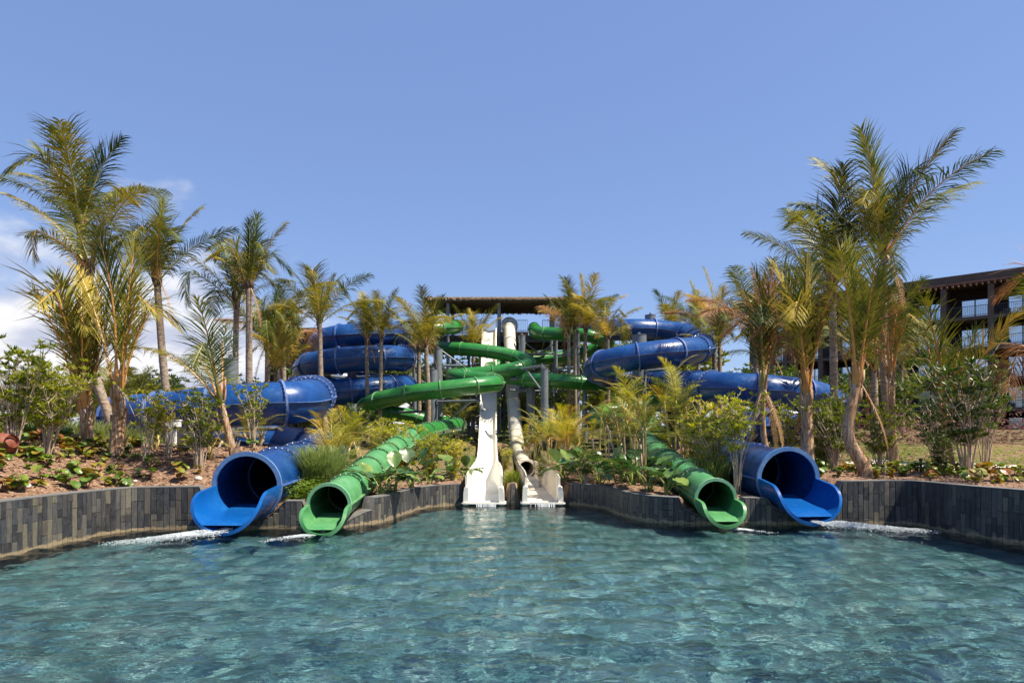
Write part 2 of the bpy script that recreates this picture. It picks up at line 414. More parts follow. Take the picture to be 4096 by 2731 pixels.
def sdist(px, py):
    """signed distance to the pool outline, negative inside the pool"""
    a = outline; b = np.roll(outline, -1, 0)
    best = np.full(px.shape, 1e9); inside = np.zeros(px.shape, bool)
    for (x0, y0), (x1, y1) in zip(a, b):
        dx, dy = x1-x0, y1-y0; l2 = dx*dx+dy*dy + 1e-12
        t = np.clip(((px-x0)*dx+(py-y0)*dy)/l2, 0, 1)
        best = np.minimum(best, (px-x0-t*dx)**2+(py-y0-t*dy)**2)
        if y0 != y1:
            c = ((y0 > py) != (y1 > py)) & (px < dx*(py-y0)/(dy+1e-15)+x0); inside ^= c
    d = np.sqrt(best); return np.where(inside, -d, d)
def sm(a, b, x):
    t = np.clip((np.asarray(x, float)-a)/(b-a), 0, 1); return t*t*(3-2*t)
def ground_z(x, y, d=None):
    x = np.asarray(x, float); y = np.asarray(y, float)
    mid = np.interp(y, [15, 21.7, 28, 34, 40, 46, 54, 80, 200], [.56, .60, .80, 1.05, 1.5, 2.0, 2.4, 3.0, 3.0])
    mid = mid + .10*sm(16, 19, y)*(1-sm(20, 24, y))
    dl = np.maximum(0, np.minimum(y-15.8, 99)); 
    off = np.where(y > 15.8, dl, np.maximum(0, -9.0-x))
    off = np.maximum(off, np.maximum(0, -9.0-x))
    left = np.interp(off, [0, .35, 1.6, 2.8, 4.4, 5.8, 7.5, 13, 24, 40, 200], [.93, .99, 1.52, 1.76, 1.80, 1.55, .98, .95, 1.7, 2.2, 2.4])
    lf2 = np.interp(off, [0, .35, 1.6, 3.2, 5, 9, 40, 200], [.93, 1.0, 1.52, 2.03, 2.14, 2.16, 2.3, 2.4])
    k2 = 1-sm(-13.5, -8.8, x+.28*np.clip(y-20, 0, 8)); left = left*(1-k2)+lf2*k2
    offr = np.where(y > 16.6, np.maximum(y-16.6, 0), 0); offr = np.maximum(offr, np.maximum(0, x-10.2))
    right = np.interp(offr, [0, 1, 4, 8, 14, 22, 40, 80, 200], [1.04, 1.08, 1.12, 1.3, 1.7, 2.3, 2.6, 3.2, 3.2])
    wl_ = 1-sm(-7.3, -5.9, x); wr = sm(6.3, 7.9, x)
    z = mid*(1-wl_)*(1-wr)+left*wl_+right*wr
    z = z + .05*np.sin(x*1.7+y*.9)*np.sin(y*1.3-x*.6)*sm(17, 20, y)
    cl = np.interp(y, [21, 35], [-.87, -1.28]); cr_ = np.interp(y, [21, 34], [.95, .72])
    ch = (1-sm(.60, .78, np.abs(x-cl)) + 1-sm(.60, .78, np.abs(x-cr_)))*(1-sm(41, 42.5, y))*sm(20.5, 21, y)
    ch = np.clip(ch, 0, 1); z = z*(1-ch) + np.minimum(z, np.interp(y, [21, 33, 36, 39, 41, 42.5], [-.02, .0, .12, .55, 1.2, 1.7]))*ch
    return z
def gz(x, y): return float(ground_z(np.array([x]), np.array([y]))[0])

def grid_axis(parts):
    out = []
    for a, b, s in parts:
        n = max(1, int(round((b-a)/s))); out += list(np.linspace(a, b, n, endpoint=False))
    out.append(parts[-1][1]); return np.array(out)
# ---------------------------------------------------------------- the runs of the four coloured slides, mouth first
BR, GR = .73, .45
bl = [(-6.17, 15.9, .97), (-6.2, 17.2, 1.02), (-6.27, 18.6, 1.08), (-6.38, 21.0, 1.22), (-6.6, 23.6, 1.42), (-7.3, 25.9, 1.62), (-8.8, 27.3, 1.78), (-10.6, 27.6, 1.95),
      (-12.4, 27.4, 2.2), (-13.9, 26.3, 2.55), (-14.1, 24.6, 2.8)] + \
     [tuple(P(*q)) for q in [(700, 1650, 23.3), (860, 1630, 23.0), (1020, 1618, 23.0), (1165, 1610, 23.4), (1243, 1594, 25.2), (1262, 1580, 27.5), (1230, 1572, 31), (1185, 1568, 34.5), (1230, 1567, 37.3), (1330, 1569, 38.2)]]
HC = Vector((-9.45, 41.2, 0)); HR = 2.9
def helix(c, rad, a0, turns, z0, pitch, cw=1, n=10):
    out = []
    for i in range(int(turns*n)+1):
        a = a0+cw*2*PI*i/n; out.append((c.x+rad*math.cos(a), c.y+rad*math.sin(a), z0+pitch*i/n))
    return out
bl += helix(HC, HR, R(-90), 1.5, 4.62, 1.76, 1)
bl += [(HC.x-1.6, 43.9, 7.5), (HC.x-2.35, 42.6, 7.7), (HC.x-1.7, 41.1, 7.9), (HC.x-.2, 40.5, 8.05), (HC.x+1.4, 41.2, 8.25), (HC.x+2.4, 43.0, 8.55), (-6.5, 46.6, 9.1), (-6.0, 50.2, 9.8)]
gl = [(-4.1, 15.3, .60), (-4.13, 16.6, .68), (-4.2, 18.0, .80), (-4.35, 20, .98), (-4.4, 22, 1.2), (-4.43, 25, 1.52), (-4.42, 29, 1.95), (-4.2, 33, 2.3), (-3.6, 36.6, 2.55), (-3.1, 39.2, 2.72), (-3.5, 41.2, 2.82), (-5.0, 41.8, 2.98)] + \
     [tuple(P(*q)) for q in [(1640, 1664, 41.6), (1540, 1650, 41), (1472, 1638, 39.4), (1468, 1622, 37.4), (1530, 1597, 36.1), (1640, 1574, 35.6), (1760, 1559, 35.4), (1900, 1543, 35.8), (1978, 1534, 37), (1976, 1524, 38.7),
                                   (1910, 1517, 39.6), (1845, 1512, 40.3), (1815, 1504, 41.6), (1850, 1500, 42.9), (1960, 1491, 43.1), (2060, 1476, 43.2), (2112, 1459, 44.2), (2105, 1444, 45.6), (2040, 1421, 46.2), (1940, 1404, 46.2), (1850, 1396, 46.4), (1750, 1392, 47.3), (1650, 1378, 48), (1590, 1360, 47.4), (1583, 1345, 45.6), (1620, 1331, 44.6), (1700, 1320, 44.6), (1780, 1312, 45.4), (1822, 1307, 47.2), (1826, 1303, 50)]]
gr = [(4.83, 16.2, .65), (4.86, 17.5, .75), (4.88, 19.2, .95), (4.9, 22, 1.3), (5.0, 25, 1.7), (5.45, 28, 2.1), (6.1, 30.6, 2.4)]
gr = gr[:7] + [tuple(P(*q)) for q in [(2600, 1702, 32.6), (2520, 1690, 34.2), (2430, 1680, 35.6), (2385, 1666, 37.2), (2420, 1650, 38.6), (2520, 1634, 39.2), (2640, 1610, 40.4), (2712, 1592, 41.6), (2740, 1578, 43.2), (2690, 1566, 44.6), (2590, 1556, 44.2), (2480, 1547, 43), (2350, 1533, 42.4), (2240, 1524, 42.2), (2120, 1518, 43.2), (2010, 1506, 44.6), (1960, 1494, 46), (1960, 1475, 47.6), (2020, 1459, 48.6), (2120, 1441, 49.2), (2240, 1428, 49.8), (2350, 1406, 50.2), (2420, 1384, 49.4), (2422, 1366, 47.6), (2370, 1346, 46.6), (2290, 1337, 46.8), (2210, 1335, 47.4), (2150, 1330, 48.6), (2136, 1312, 50.6)]]
br = [(6.95, 17.2, 1.06), (6.86, 18.6, 1.12), (6.92, 20.8, 1.22), (7.3, 24, 1.5), (8.3, 27.2, 1.95), (9.9, 30.3, 2.4), (12.2, 32.9, 2.75), (15, 33.8, 2.95)] + \
     [tuple(P(*q)) for q in [(3310, 1660, 34.2), (3335, 1630, 32.2), (3270, 1592, 30.6), (3160, 1573, 30.2), (3020, 1561, 30.2), (2890, 1552, 30.8), (2806, 1547, 32.6), (2774, 1543, 35.4), (2740, 1538, 38.4), (2660, 1532, 41.6), (2550, 1522, 43.2), (2450, 1505, 42.6), (2395, 1485, 40.4), (2400, 1462, 38), (2470, 1441, 36.6), (2580, 1423, 36.2), (2700, 1409, 36.6), (2785, 1399, 38.2), (2806, 1385, 40.8), (2790, 1362, 44), (2740, 1338, 46.4), (2640, 1323, 47), (2530, 1318, 46.8), (2420, 1322, 47.4), (2330, 1318, 50)]]

LEGS = [(spline2(bl[:6], .25), BR), (spline2(gl[:8], .25), GR), (spline2(gr[:7], .25), GR), (spline2(br[:5], .25), BR)]
def under_tubes(x, y, z, margin=.05):
    """lower z where a slide's last leg passes, so that nothing stands inside a tube"""
    for leg, r in LEGS:
        m0, d0 = leg[0], leg[0]-leg[3]; d0 = d0/np.linalg.norm(d0)
        pts = np.concatenate([[m0+d0*k for k in (2.0, 1.5, 1.0, .75, .5, .25)], leg])
        d = np.full(x.shape, 9.); az = np.zeros(x.shape)
        for q in pts:
            e = np.hypot(x-q[0], y-q[1]); az = np.where(e < d, q[2], az); d = np.minimum(d, e)
        # horizontal distance to the axis, not to the sample
        low = np.where(d < r, az-np.sqrt(np.maximum(r*r-d*d, 0))-margin-.1*sm(r*.6, r, d), az-.32)
        z = np.where(d < r+.12, np.minimum(z, low), z)
    return z
xs = grid_axis([(-3000, -400, 520), (-400, -60, 34), (-60, -14, 2), (-14, 14, .14), (14, 60, 2), (60, 400, 34), (400, 3000, 520)])
ys = grid_axis([(-400, -60, 60), (-60, -8, 6), (-8, 10, .6), (10, 23, .14), (23, 60, .6), (60, 400, 20), (400, 4000, 600)])
GX, GY = np.meshgrid(xs, ys)
near = (np.abs(GX) < 14) & (GY > -9) & (GY < 24)
D = np.full(GX.shape, 99.); D[near] = sdist(GX[near], GY[near])
GZ = ground_z(GX, GY)
rough = np.random.default_rng(4).normal(0, .012, GX.shape); GZ = GZ + np.where(near, rough, 0)
c0 = near | ((np.abs(GX) < 12) & (GY > 14) & (GY < 34)); GZ[c0] = under_tubes(GX[c0], GY[c0], GZ[c0])
GZ = np.where(D < .13, -1.5, GZ)
nx, ny = len(xs), len(ys)
idx = np.arange(nx*ny).reshape(ny, nx)
faces = np.stack([idx[:-1,:-1].ravel(), idx[:-1,1:].ravel(), idx[1:,1:].ravel(), idx[1:,:-1].ravel()], 1)
drop = (GZ.ravel()[faces] < -1).all(1)
g = link('ground', mesh('ground', np.stack([GX.ravel(), GY.ravel(), GZ.ravel()], 1), faces[~drop], True, [M['soil']])); tag(g, kind='structure')

mb = MB(); mb.add([(-11, -8, -1.15), (12, -8, -1.15), (12, 22.3, -1.15), (-11, 22.3, -1.15)], [(0, 1, 2, 3)])
pf = tag(mb.build('pool_floor', M['pool_floor']), kind='structure'); pf.cycles.is_caustics_receiver = True

# ---- water surface: real ripples, finer towards the camera
def water():
    rs = np.random.default_rng(11)
    yv = [4.6]
    while yv[-1] < 22.2: yv.append(yv[-1] + max(.03, .00085*yv[-1]**2))
    yv = np.array([-8, -4, 0, 3] + yv); xv = np.linspace(-10.6, 11.6, 470)
    X, Y = np.meshgrid(xv, yv); Z = np.zeros_like(X)
    n = 64
    for i in range(n):
        lam = .12*(9)**(i/(n-1)); k = 2*PI/lam
        th = rs.normal(R(99), R(30)); 
        if rs.random() < .22: th = rs.uniform(0, PI)
        slope = .041*(lam/.5)**.10
        wx = X + .18*np.sin(Y*.7+i)+.12*np.sin(X*1.3+i*2); wy = Y + .15*np.sin(X*.8+i*3)
        amp = slope/k*(0.6+.4*np.sin(.35*X*math.cos(i)+.3*Y*math.sin(i*1.7)+i))
        Z += amp*np.sin(k*(math.cos(th)*wx+math.sin(th)*wy)+rs.uniform(0, 2*PI))
    calm = .55+.45*sm(22, 12, Y) if False else (1-.35*sm(12, 21, Y))
    Z *= calm
    # churned water round the tube exits
    for ex, ey in ((-7.3, 14.4), (-4.5, 14.3), (5.1, 15.4), (8.1, 15.6)):
        Z += .016*np.exp(-((X-ex)**2+(Y-ey)**2)/2.4)*(np.sin(9*X+7*Y+3*np.sin(5*Y))+.7*np.sin(17*X-13*Y+2*np.sin(7*X)))
    ny, nx = X.shape; idx = np.arange(nx*ny).reshape(ny, nx)
    f = np.stack([idx[:-1,:-1].ravel(), idx[:-1,1:].ravel(), idx[1:,1:].ravel(), idx[1:,:-1].ravel()], 1)
    o = link('water', mesh('water', np.stack([X.ravel(), Y.ravel(), Z.ravel()], 1), f, True, [M['water']])); tag(o, kind='structure'); o.cycles.is_caustics_caster = True
water()

# ---------------------------------------------------------------- stone-clad pool walls, every tile a piece
TILES = {}
def tile_mesh(w, h):
    key = (round(w, 3), round(h, 2))
    if key not in TILES:
        b = MB(); x, y, z = w/2-.003, .012, h/2-.003; c = .006
        v = [(-x,0,-z),(x,0,-z),(x,0,z),(-x,0,z),(-x+c,-y,-z+c),(x-c,-y,-z+c),(x-c,-y,z-c),(-x+c,-y,z-c)]
        TILES[key] = mesh('tile', v, [(4,5,6,7),(0,1,5,4),(1,2,6,5),(2,3,7,6),(3,0,4,7)], False, [M['tile']])
    return TILES[key]
def pool_wall(label, pts, top0, top1, seed, visible):
    rs = random.Random(seed)
    t = thing('pool_wall', label, 'wall', (pts[0][0], pts[0][1], 0))
    w = .132; line = spline2(pts, w); n = len(line)
    tan = np.gradient(line, axis=0); tan /= np.linalg.norm(tan, axis=1)[:, None]
    nor = np.stack([tan[:, 1], -tan[:, 0]], 1)            # towards the water (right of travel)
    tops = np.linspace(top0, top1, n)
    tops = np.minimum(tops, under_tubes(line[:, 0]-nor[:, 0]*.12, line[:, 1]-nor[:, 1]*.12, tops))
    for cx_ in (-.87, .95): tops = np.where((np.abs(line[:, 0]-cx_) < .60) & (line[:, 1] > 20.5), -.02, tops)
    tops = np.minimum(tops, np.minimum(np.r_[tops[1:], tops[-1]], np.r_[tops[0], tops[:-1]])) if tops.min() < min(top0, top1)-.02 else tops
    core = MB(); q = []
    th = .30
    for i in range(n):
        p = line[i]; b = p - nor[i]*th; f = p
        q += [(f[0], f[1], -1.2), (f[0], f[1], tops[i]-.012), (b[0], b[1], tops[i]-.012), (b[0], b[1], -1.2)]
    fs = []
    for i in range(n-1):
        for k in range(3): fs.append((i*4+k, i*4+k+1, i*4+4+k+1, i*4+4+k))
    fs += [(0, 1, 2, 3), ((n-1)*4+3, (n-1)*4+2, (n-1)*4+1, (n-1)*4)]
    core.add(q, fs); core.build('wall_core', M['grout'], t)
    cop = MB(); q = []; fs = []
    for i in range(n):
        p = line[i]+nor[i]*.014; b = line[i]-nor[i]*(th+.01)
        q += [(p[0], p[1], tops[i]-.014), (p[0], p[1], tops[i]+.006), (b[0], b[1], tops[i]+.006), (b[0], b[1], tops[i]-.014)]
    for i in range(n-1):
        for k in range(4): fs.append((i*4+k, i*4+(k+1) % 4, i*4+4+(k+1) % 4, i*4+4+k))
    fs += [(0, 1, 2, 3), ((n-1)*4+3, (n-1)*4+2, (n-1)*4+1, (n-1)*4)]
    cop.add(q, fs); cop.build('coping', M['concrete'], t)
    for i in range(n-1):
        c = (line[i]+line[i+1])/2
        if not visible(c): continue
        ww = np.linalg.norm(line[i+1]-line[i])
        tg = (line[i+1]-line[i])/ww; rz = math.atan2(tg[1], tg[0])
        zt = min(tops[i], tops[i+1])-.016; z = zt
        first = True
        while z > -.12:
            hh = rs.choice([.15, .3, .3, .45, .6, .6]) if not first else rs.choice([.15, .3, .45, .6])
            first = False
            if z-hh < -.3: hh = z+.25
            hh = round(hh, 2)
            o = link('tile', tile_mesh(ww, hh), t, (c[0]-t.location.x, c[1]-t.location.y, z-hh/2), (R(rs.uniform(-.3, .3)), 0, rz+R(rs.uniform(-.5, .5))))
            o.location.x += tg[1]*rs.uniform(0, .004); o.location.y -= tg[0]*rs.uniform(0, .004)
            z -= hh
    return t
pool_wall('slate-clad pool wall curving along the left edge up to the blue exit', L_OUT, 1.06, .97, 1, lambda c: c[1] > 11.0)
pool_wall('low slate-clad planter wall behind the left green exit and open white slide', L_PLA, .64, .65, 2, lambda c: True)
pool_wall('low slate-clad planter wall between white tube slide and right blue exit', R_PLA, .65, .64, 3, lambda c: True)
pool_wall('shaded slate-clad pool wall along the right edge beside the blue exit', R_OUT, 1.04, 1.22, 4, lambda c: c[1] > 12.0)

# ---------------------------------------------------------------- water slides
def catmull(pts, step=.2):
    return [Vector(p) for p in spline2([tuple(p) for p in pts], step)]
def frames(pts):
    out = []
    for i, p in enumerate(pts):
        t = (pts[min(i+1, len(pts)-1)]-pts[max(i-1, 0)]).normalized()
        r = t.cross(Vector((0, 0, 1))).normalized(); u = r.cross(t)
        out.append((p, t, r, u))
    return out
def ring(fr, r, n, a0=0, a1=2*PI, closed=True):
    p, t, rr, u = fr; m = n if closed else n+1
    return [p + (rr*math.cos(a0+(a1-a0)*k/n) + u*math.sin(a0+(a1-a0)*k/n))*r for k in range(m)]
def add_rings(mb, rings, closed=True, m=0, flip=False):
    n = len(rings[0]); v = [tuple(p) for q in rings for p in q]; f = []
    for i in range(len(rings)-1):
        for k in range(n if closed else n-1):
            a = (i*n+k, i*n+(k+1) % n, (i+1)*n+(k+1) % n, (i+1)*n+k)
            f.append(a[::-1] if flip else a)
    mb.add(v, f, m)
def tube_run(t, pts, r, sec, fl, mats, nseg=28, exit_secs=0, bolts=26, seam=.085, pairs=True):
    """mats: body, flange, body near the exit. pts run from the mouth upstream"""
    fr = frames(pts); per = max(2, int(round(sec/.2)))
    cuts = list(range(0, len(fr)-1, per))
    if len(fr)-1-cuts[-1] < per/2: cuts = cuts[:-1]
    cuts.append(len(fr)-1)
    bb = MB()
    for s in range(len(cuts)-1):
        i0, i1 = cuts[s], cuts[s+1]
        b = MB(); add_rings(b, [ring(fr[i], r, nseg) for i in range(i0, i1+1)])
        for sd in (-1, 1):                                    # bolted seam between upper and lower half shells
            v = []
            for i in range(i0, i1+1):
                p, tt, rr, u = fr[i]
                for (a, h) in ((r-.01, .013), (r+seam, .013), (r+seam, -.013), (r-.01, -.013)): v.append(tuple(p+rr*sd*a+u*h))
            f = []
            for i in range(i1-i0):
                for k in range(3): f.append((i*4+k, i*4+k+1, i*4+4+k+1, i*4+4+k))
            b.add(v, f, 1)
        o = b.build('tube_section', [mats[2] if s < exit_secs else mats[0], mats[1]], t, True)
        auto_smooth(o, 35)
    for s, i in enumerate(cuts[:-1] if True else cuts):
        p, tt, rr, u = fr[i]; b = MB(); w = .035
        def rg(off, rad): return ring((p+tt*off, tt, rr, u), rad, nseg)
        add_rings(b, [rg(-w, r-.02), rg(-w, r+fl), rg(w, r+fl), rg(w, r-.02)], True, 0, True)
        if s > 0 or not exit_secs: auto_smooth(b.build('flange_ring', mats[1], t, True), 30)
        else: auto_smooth(b.build('mouth_rim', mats[3], t, True), 30)
        if s > 0 and p.y < 42:
            for k in range(bolts):
                a = 2*PI*(k+.5)/bolts; d = rr*math.cos(a)+u*math.sin(a); e = tt.cross(d); c = p-tt*w+d*(r+fl*.55); q = .018 if r < .6 else .026
                v = [c+d*q, c+e*q, c-d*q, c-e*q, c-tt*q*1.2]
                bb.add([tuple(x) for x in v], [(0, 1, 4), (1, 2, 4), (2, 3, 4), (3, 0, 4)])
    if bb.n:
        tag(bb.build('bolts', M['bolt'], t), kind='stuff')
    return fr
def exit_trough(t, fr, r, length, mats, fwd):
    """scooped lip below the mouth: fwd is the way the rider leaves"""
    p, tt, rr, u = fr[0]; d = fwd.normalized(); rr = d.cross(Vector((0, 0, 1))).normalized() * -1; u = Vector((0, 0, 1)); u = (u - d*u.dot(d)).normalized()
    ns, na = 26, 26; th = .075
    def amax(s):
        q = max(0, (s-.42*length)/(.58*length)); return R(92)*max(0.0, 1-q**2.6)**.5
    inn, out = [], []
    for i in range(ns+1):
        s = length*(1-(1-i/ns)**1.5) if i else 0
        am = max(amax(s), R(5)); c = p+d*s; a = []; o = []
        flare = 1+.05*sm(.4*length, length, s)
        for k in range(na+1):
            w = -am+2*am*k/na
            dirv = rr*math.sin(w)-u*math.cos(w)
            a.append(c+dirv*(r-.03)*flare); o.append(c+dirv*(r-.03+th)*flare+d*.0)
        inn.append(a); out.append(o)
    b = MB()
    add_rings(b, inn, False, 0, False); add_rings(b, out, False, 0, True)
    for k in (0, na):                                          # rolled rim joining both skins
        v = []; f = []
        for i in range(ns+1): v += [tuple(inn[i][k]), tuple(out[i][k])]
        for i in range(ns): f.append((2*i, 2*i+1, 2*i+3, 2*i+2) if k else (2*i+1, 2*i, 2*i+2, 2*i+3))
        b.add(v, f, 1)
    v = [tuple(q) for q in inn[-1]]+[tuple(q) for q in out[-1]]; m = na+1
    b.add(v, [(k, k+1, m+k+1, m+k) for k in range(na)], 1)
    o = b.build('exit_trough', [mats[0], mats[1]], t, True); auto_smooth(o, 32)
    # flat ramp the water runs over
    fl = MB(); v = []; f = []
    hw = r*.62; drop = math.sqrt((r-.03)**2-hw**2)
    L2 = [-.5, -.1, .3, .55*length, .70*length, .82*length, .90*length, .96*length]
    for s in L2:
        k = amax(max(0, s)); ww = min(hw, (r-.03)*math.sin(min(k, R(80)))*.97)
        dr = math.sqrt(max((r-.03)**2-ww**2, 0))-.015
        fl_ = 1+.05*float(sm(.4*length, length, max(s, 0)))
        if s > .75*length: dr = math.sqrt(max(((r-.03)*fl_)**2-ww**2, 0))-.012
        for q in (-1, 0, 1): v.append(tuple(p+d*s+rr*ww*q-u*dr))
    for i in range(len(L2)-1):
        for q in (0, 1): f.append((i*3+q, i*3+q+1, i*3+4+q, i*3+3+q))
    fl.add(v, f); fl.build('ramp_floor', mats[0], t, True)

# left blue ------------------------------------------------------
def base_thing(name, label, cat, p, group=None):
    return thing(name, label, cat, (p[0], p[1], 0), group=group)
def blue_slide(label, ctrl, fwd, length):
    t = base_thing('water_slide', label, 'water slide', ctrl[0])
    pts = catmull(ctrl); fr = tube_run(t, pts, BR, 2.3, .085, [M['blue'], M['blue_fl'], M['blue'], M['blue_rim']], 32, 1, 30)
    exit_trough(t, fr, BR, length, [M['blue_exit'], M['blue_exit']], fwd)
    return t
def green_slide(label, ctrl, fwd, length):
    t = base_thing('water_slide', label, 'water slide', ctrl[0])
    pts = catmull(ctrl); fr = tube_run(t, pts, GR, 1.9, .055, [M['green'], M['green_fl'], M['green_old'], M['green_rim']], 26, 8, 22, .06)
    exit_trough(t, fr, GR, length, [M['green_old'], M['green_old']], fwd)
    return t
blue_slide('big coiled blue tube slide with its wide mouth at the left pool wall', bl, Vector((-.03, -1, -.11)), 1.42)

green_slide('winding green tube slide leaving the planter beside the left blue mouth', gl, Vector((.05, -1, -.13)), .85)

green_slide('winding green tube slide leaving the planter beside the right blue mouth', gr, Vector((.06, -1, -.12)), .82)

blue_slide('big coiled blue tube slide with its wide mouth at the right pool wall', br, Vector((.10, -1, -.16)), 1.42)

# white open slide --------------------------------------------------
def loft(t, name, secs, mats, cap=True):
    """secs: list of closed 3-d loops of equal length"""
    b = MB(); add_rings(b, secs, True)
    if cap:
        n = len(secs[0]); b.add([tuple(p) for p in secs[0]], [tuple(range(n))]); b.add([tuple(p) for p in secs[-1]], [tuple(range(n))[::-1]])
    return auto_smooth(b.build(name, mats, t, True), 35)
def u_loop(c, right, up, half, depth, box, th, lipw, wall=None):
    """channel section, box 0 = half pipe, 1 = flat floor with upright walls"""
    n = 14; inn = []
    for k in range(n+1):
        a = PI*k/n
        cx, cz = -half*math.cos(a), -depth*math.sin(a)
        q = k/n
        if q < .25: bx, bz = -half, -depth*(q/.25)
        elif q > .75: bx, bz = half, -depth*((1-q)/.25)
        else: bx, bz = -half+2*half*(q-.25)/.5, -depth
        inn.append((cx*(1-box)+bx*box, cz*(1-box)+bz*box))
    out = []
    for (x, z) in inn:
        k = (half+th)/half; out.append((x*k, z*(depth+th)/depth if z < 0 else z))
    pts = inn + [(half+lipw, 0), (half+lipw, -.06)] + [(x, z-.06 if abs(z) < 1e-6 else z) for x, z in out[::-1]] + [(-half-lipw, -.06), (-half-lipw, 0)]
    return [c+right*x+up*z for x, z in pts]
def open_slide():
    ctrl = [(-.87, 21.2, .96), (-.90, 23.0, 1.02), (-.98, 26.5, 1.05), (-1.12, 29.5, 1.02), (-1.2, 32.5, 1.0), (-1.28, 35.4, 1.06), (-1.38, 38.6, 1.5), (-1.47, 41.6, 2.5), (-1.54, 44.6, 4.6), (-1.6, 47.3, 7.2), (-1.67, 50.0, 9.95), (-1.69, 51.2, 10.2)]
    t = base_thing('water_slide', 'open white chute slide dropping steeply from the thatched tower', 'water slide', (-.87, 21, 0))
    pts = catmull(ctrl, .3); n = len(pts); secs = []
    X = Vector((1, 0, 0))
    for i, p in enumerate(pts):
        tt = (pts[min(i+1, n-1)]-pts[max(i-1, 0)]).normalized(); up = X.cross(tt).normalized()
        if up.z < 0: up = -up
        f = 1-float(sm(24, 33, p.y)); half = .47+.03*f; w_ = float(sm(29, 36.5, p.y)); dep = .36*w_+(p.z-.12)*(1-w_)
        if p.y < 34: up = Vector((0, 0, 1))
        lip = .07 if p.y > 27.5 else .03
        secs.append(u_loop(p, X, up, half + .02*f, dep, f, .06, lip))
    cuts = [0]; 
    for i in range(1, n):
        if (pts[i]-pts[cuts[-1]]).length > 3.0 and pts[i].y > 27: cuts.append(i)
    cuts.append(n-1)
    for k in range(len(cuts)-1): loft(t, 'chute_section' if k else 'runout', secs[cuts[k]:cuts[k+1]+1], M['white'], True)
    # joint ribs under the chute
    for k in cuts[1:-1]:
        p = pts[k]; b = MB(); s = secs[k]; s2 = [q+(q-p)*.10 for q in s]; d = (pts[k+1]-pts[k]).normalized()*.03
        add_rings(b, [[q-d for q in s2], [q+d for q in s2]], True); b.build('joint_rib', M['white_old'], t)
    return t, X
ws, _ = open_slide()
def lip_block(t, cx, Y, half, wallz, m):
    for sd in (-1, 1):
        b = MB()
        prof = [(half-.02, .02), (half-.02, wallz-.02), (half+.05, wallz), (half+.11, wallz-.05), (half+.135, wallz-.2), (half+.145, .02)]
        rs_ = []
        for yy, k in ((Y-.02, .96), (Y+.02, 1), (Y+.75, 1), (Y+.8, .95)):
            rs_.append([Vector((cx+sd*(half+(x-half)*k), yy, z*(k if z > .1 else 1))) for x, z in prof][::sd])
        add_rings(b, rs_, True); nn = len(prof)
        b.add([tuple(p) for p in rs_[0]], [tuple(range(nn))]); b.add([tuple(p) for p in rs_[-1]], [tuple(range(nn))[::-1]])
        auto_smooth(b.build('end_cheek', m, t, True), 30)
    b = MB(); n = 14; hw = half+.2; q = []
    for z in (.055, .085, .10):
        rr = 1 if z < .1 else .985
        loop = [(-hw, .6), (-hw, .02)]+[(-hw*math.cos(PI*k/n), -.10*math.sin(PI*k/n)**.5) for k in range(1, n)]+[(hw, .02), (hw, .6)]
        q.append([Vector((cx+x*rr, Y+y*rr, z)) for x, y in loop])
    add_rings(b, q, True); nn = len(q[0]); b.add([tuple(p) for p in q[-1]], [tuple(range(nn))]); b.add([tuple(p) for p in q[0]], [tuple(range(nn))[::-1]])
    auto_smooth(b.build('lip_plate', m, t, True), 30)
lip_block(ws, -.87, 20.95, .49, .60, M['white'])
# white tube slide
def white_tube():
    t = base_thing('water_slide', 'cream tube slide beside the open chute with a boxy runout', 'water slide', (.95, 21, 0))
    ctrl = [(.72, 34.4, .50), (.62, 36.2, .62), (.42, 39, 1.05), (.25, 41.8, 2.1), (.1, 44.4, 4.2), (-.02, 46.8, 6.6), (-.16, 49, 9.0), (-.2, 50.3, 10.1), (-.2, 51.6, 10.45)]
    pts = catmull(ctrl); tube_run(t, pts, .39, 1.55, .05, [M['white_old'], M['white_old'], M['white_old'], M['white_old']], 26, 1, 16, .03)
    # flared entry collar at the platform
    b = MB(); p, tt, r, u = frames(pts)[-1]
    add_rings(b, [ring((p+tt*a, tt, r, u), q, 26) for a, q in ((-.9, .40), (-.6, .46), (-.2, .60), (.05, .66), (.16, .64), (.3, .5), (.36, .25), (.37, .01))], True); auto_smooth(b.build('entry_collar', M['white'], t, True), 40)
    X = Vector((1, 0, 0)); up = Vector((0, 0, 1))
    cs = [(.95, 21.2, .92), (.93, 22.5, .98), (.90, 24.5, .98), (.86, 27, .96), (.80, 30, .93), (.75, 33, .90), (.72, 34.6, .90)]
    cp = catmull(cs, .4); secs = []
    for p in cp: secs.append(u_loop(p, X, up, .49-.07*float(sm(28, 34.5, p.y)), p.z-.12, 1, .06, .03))
    loft(t, 'runout', secs, M['white_old'], True)
    b = MB()      # bulkhead round the tube mouth
    n = 26; c = Vector((.72, 34.55, .50)); inner = [c+Vector((math.cos(2*PI*k/n)*.375, 0, math.sin(2*PI*k/n)*.375)) for k in range(n)]
    outer = []
    for k in range(n):
        dx, dz = math.cos(2*PI*k/n), math.sin(2*PI*k/n); q = min(.47/max(abs(dx), 1e-3), (.44 if dz > 0 else .40)/max(abs(dz), 1e-3)); q = min(q, .53); outer.append(c+Vector((dx*q, 0, dz*q)))
    add_rings(b, [inner, outer], True); b.build('mouth_bulkhead', M['white_old'], t)
    lip_block(t, .95, 20.95, .49, .62, M['white'])
    return t
wt = white_tube()

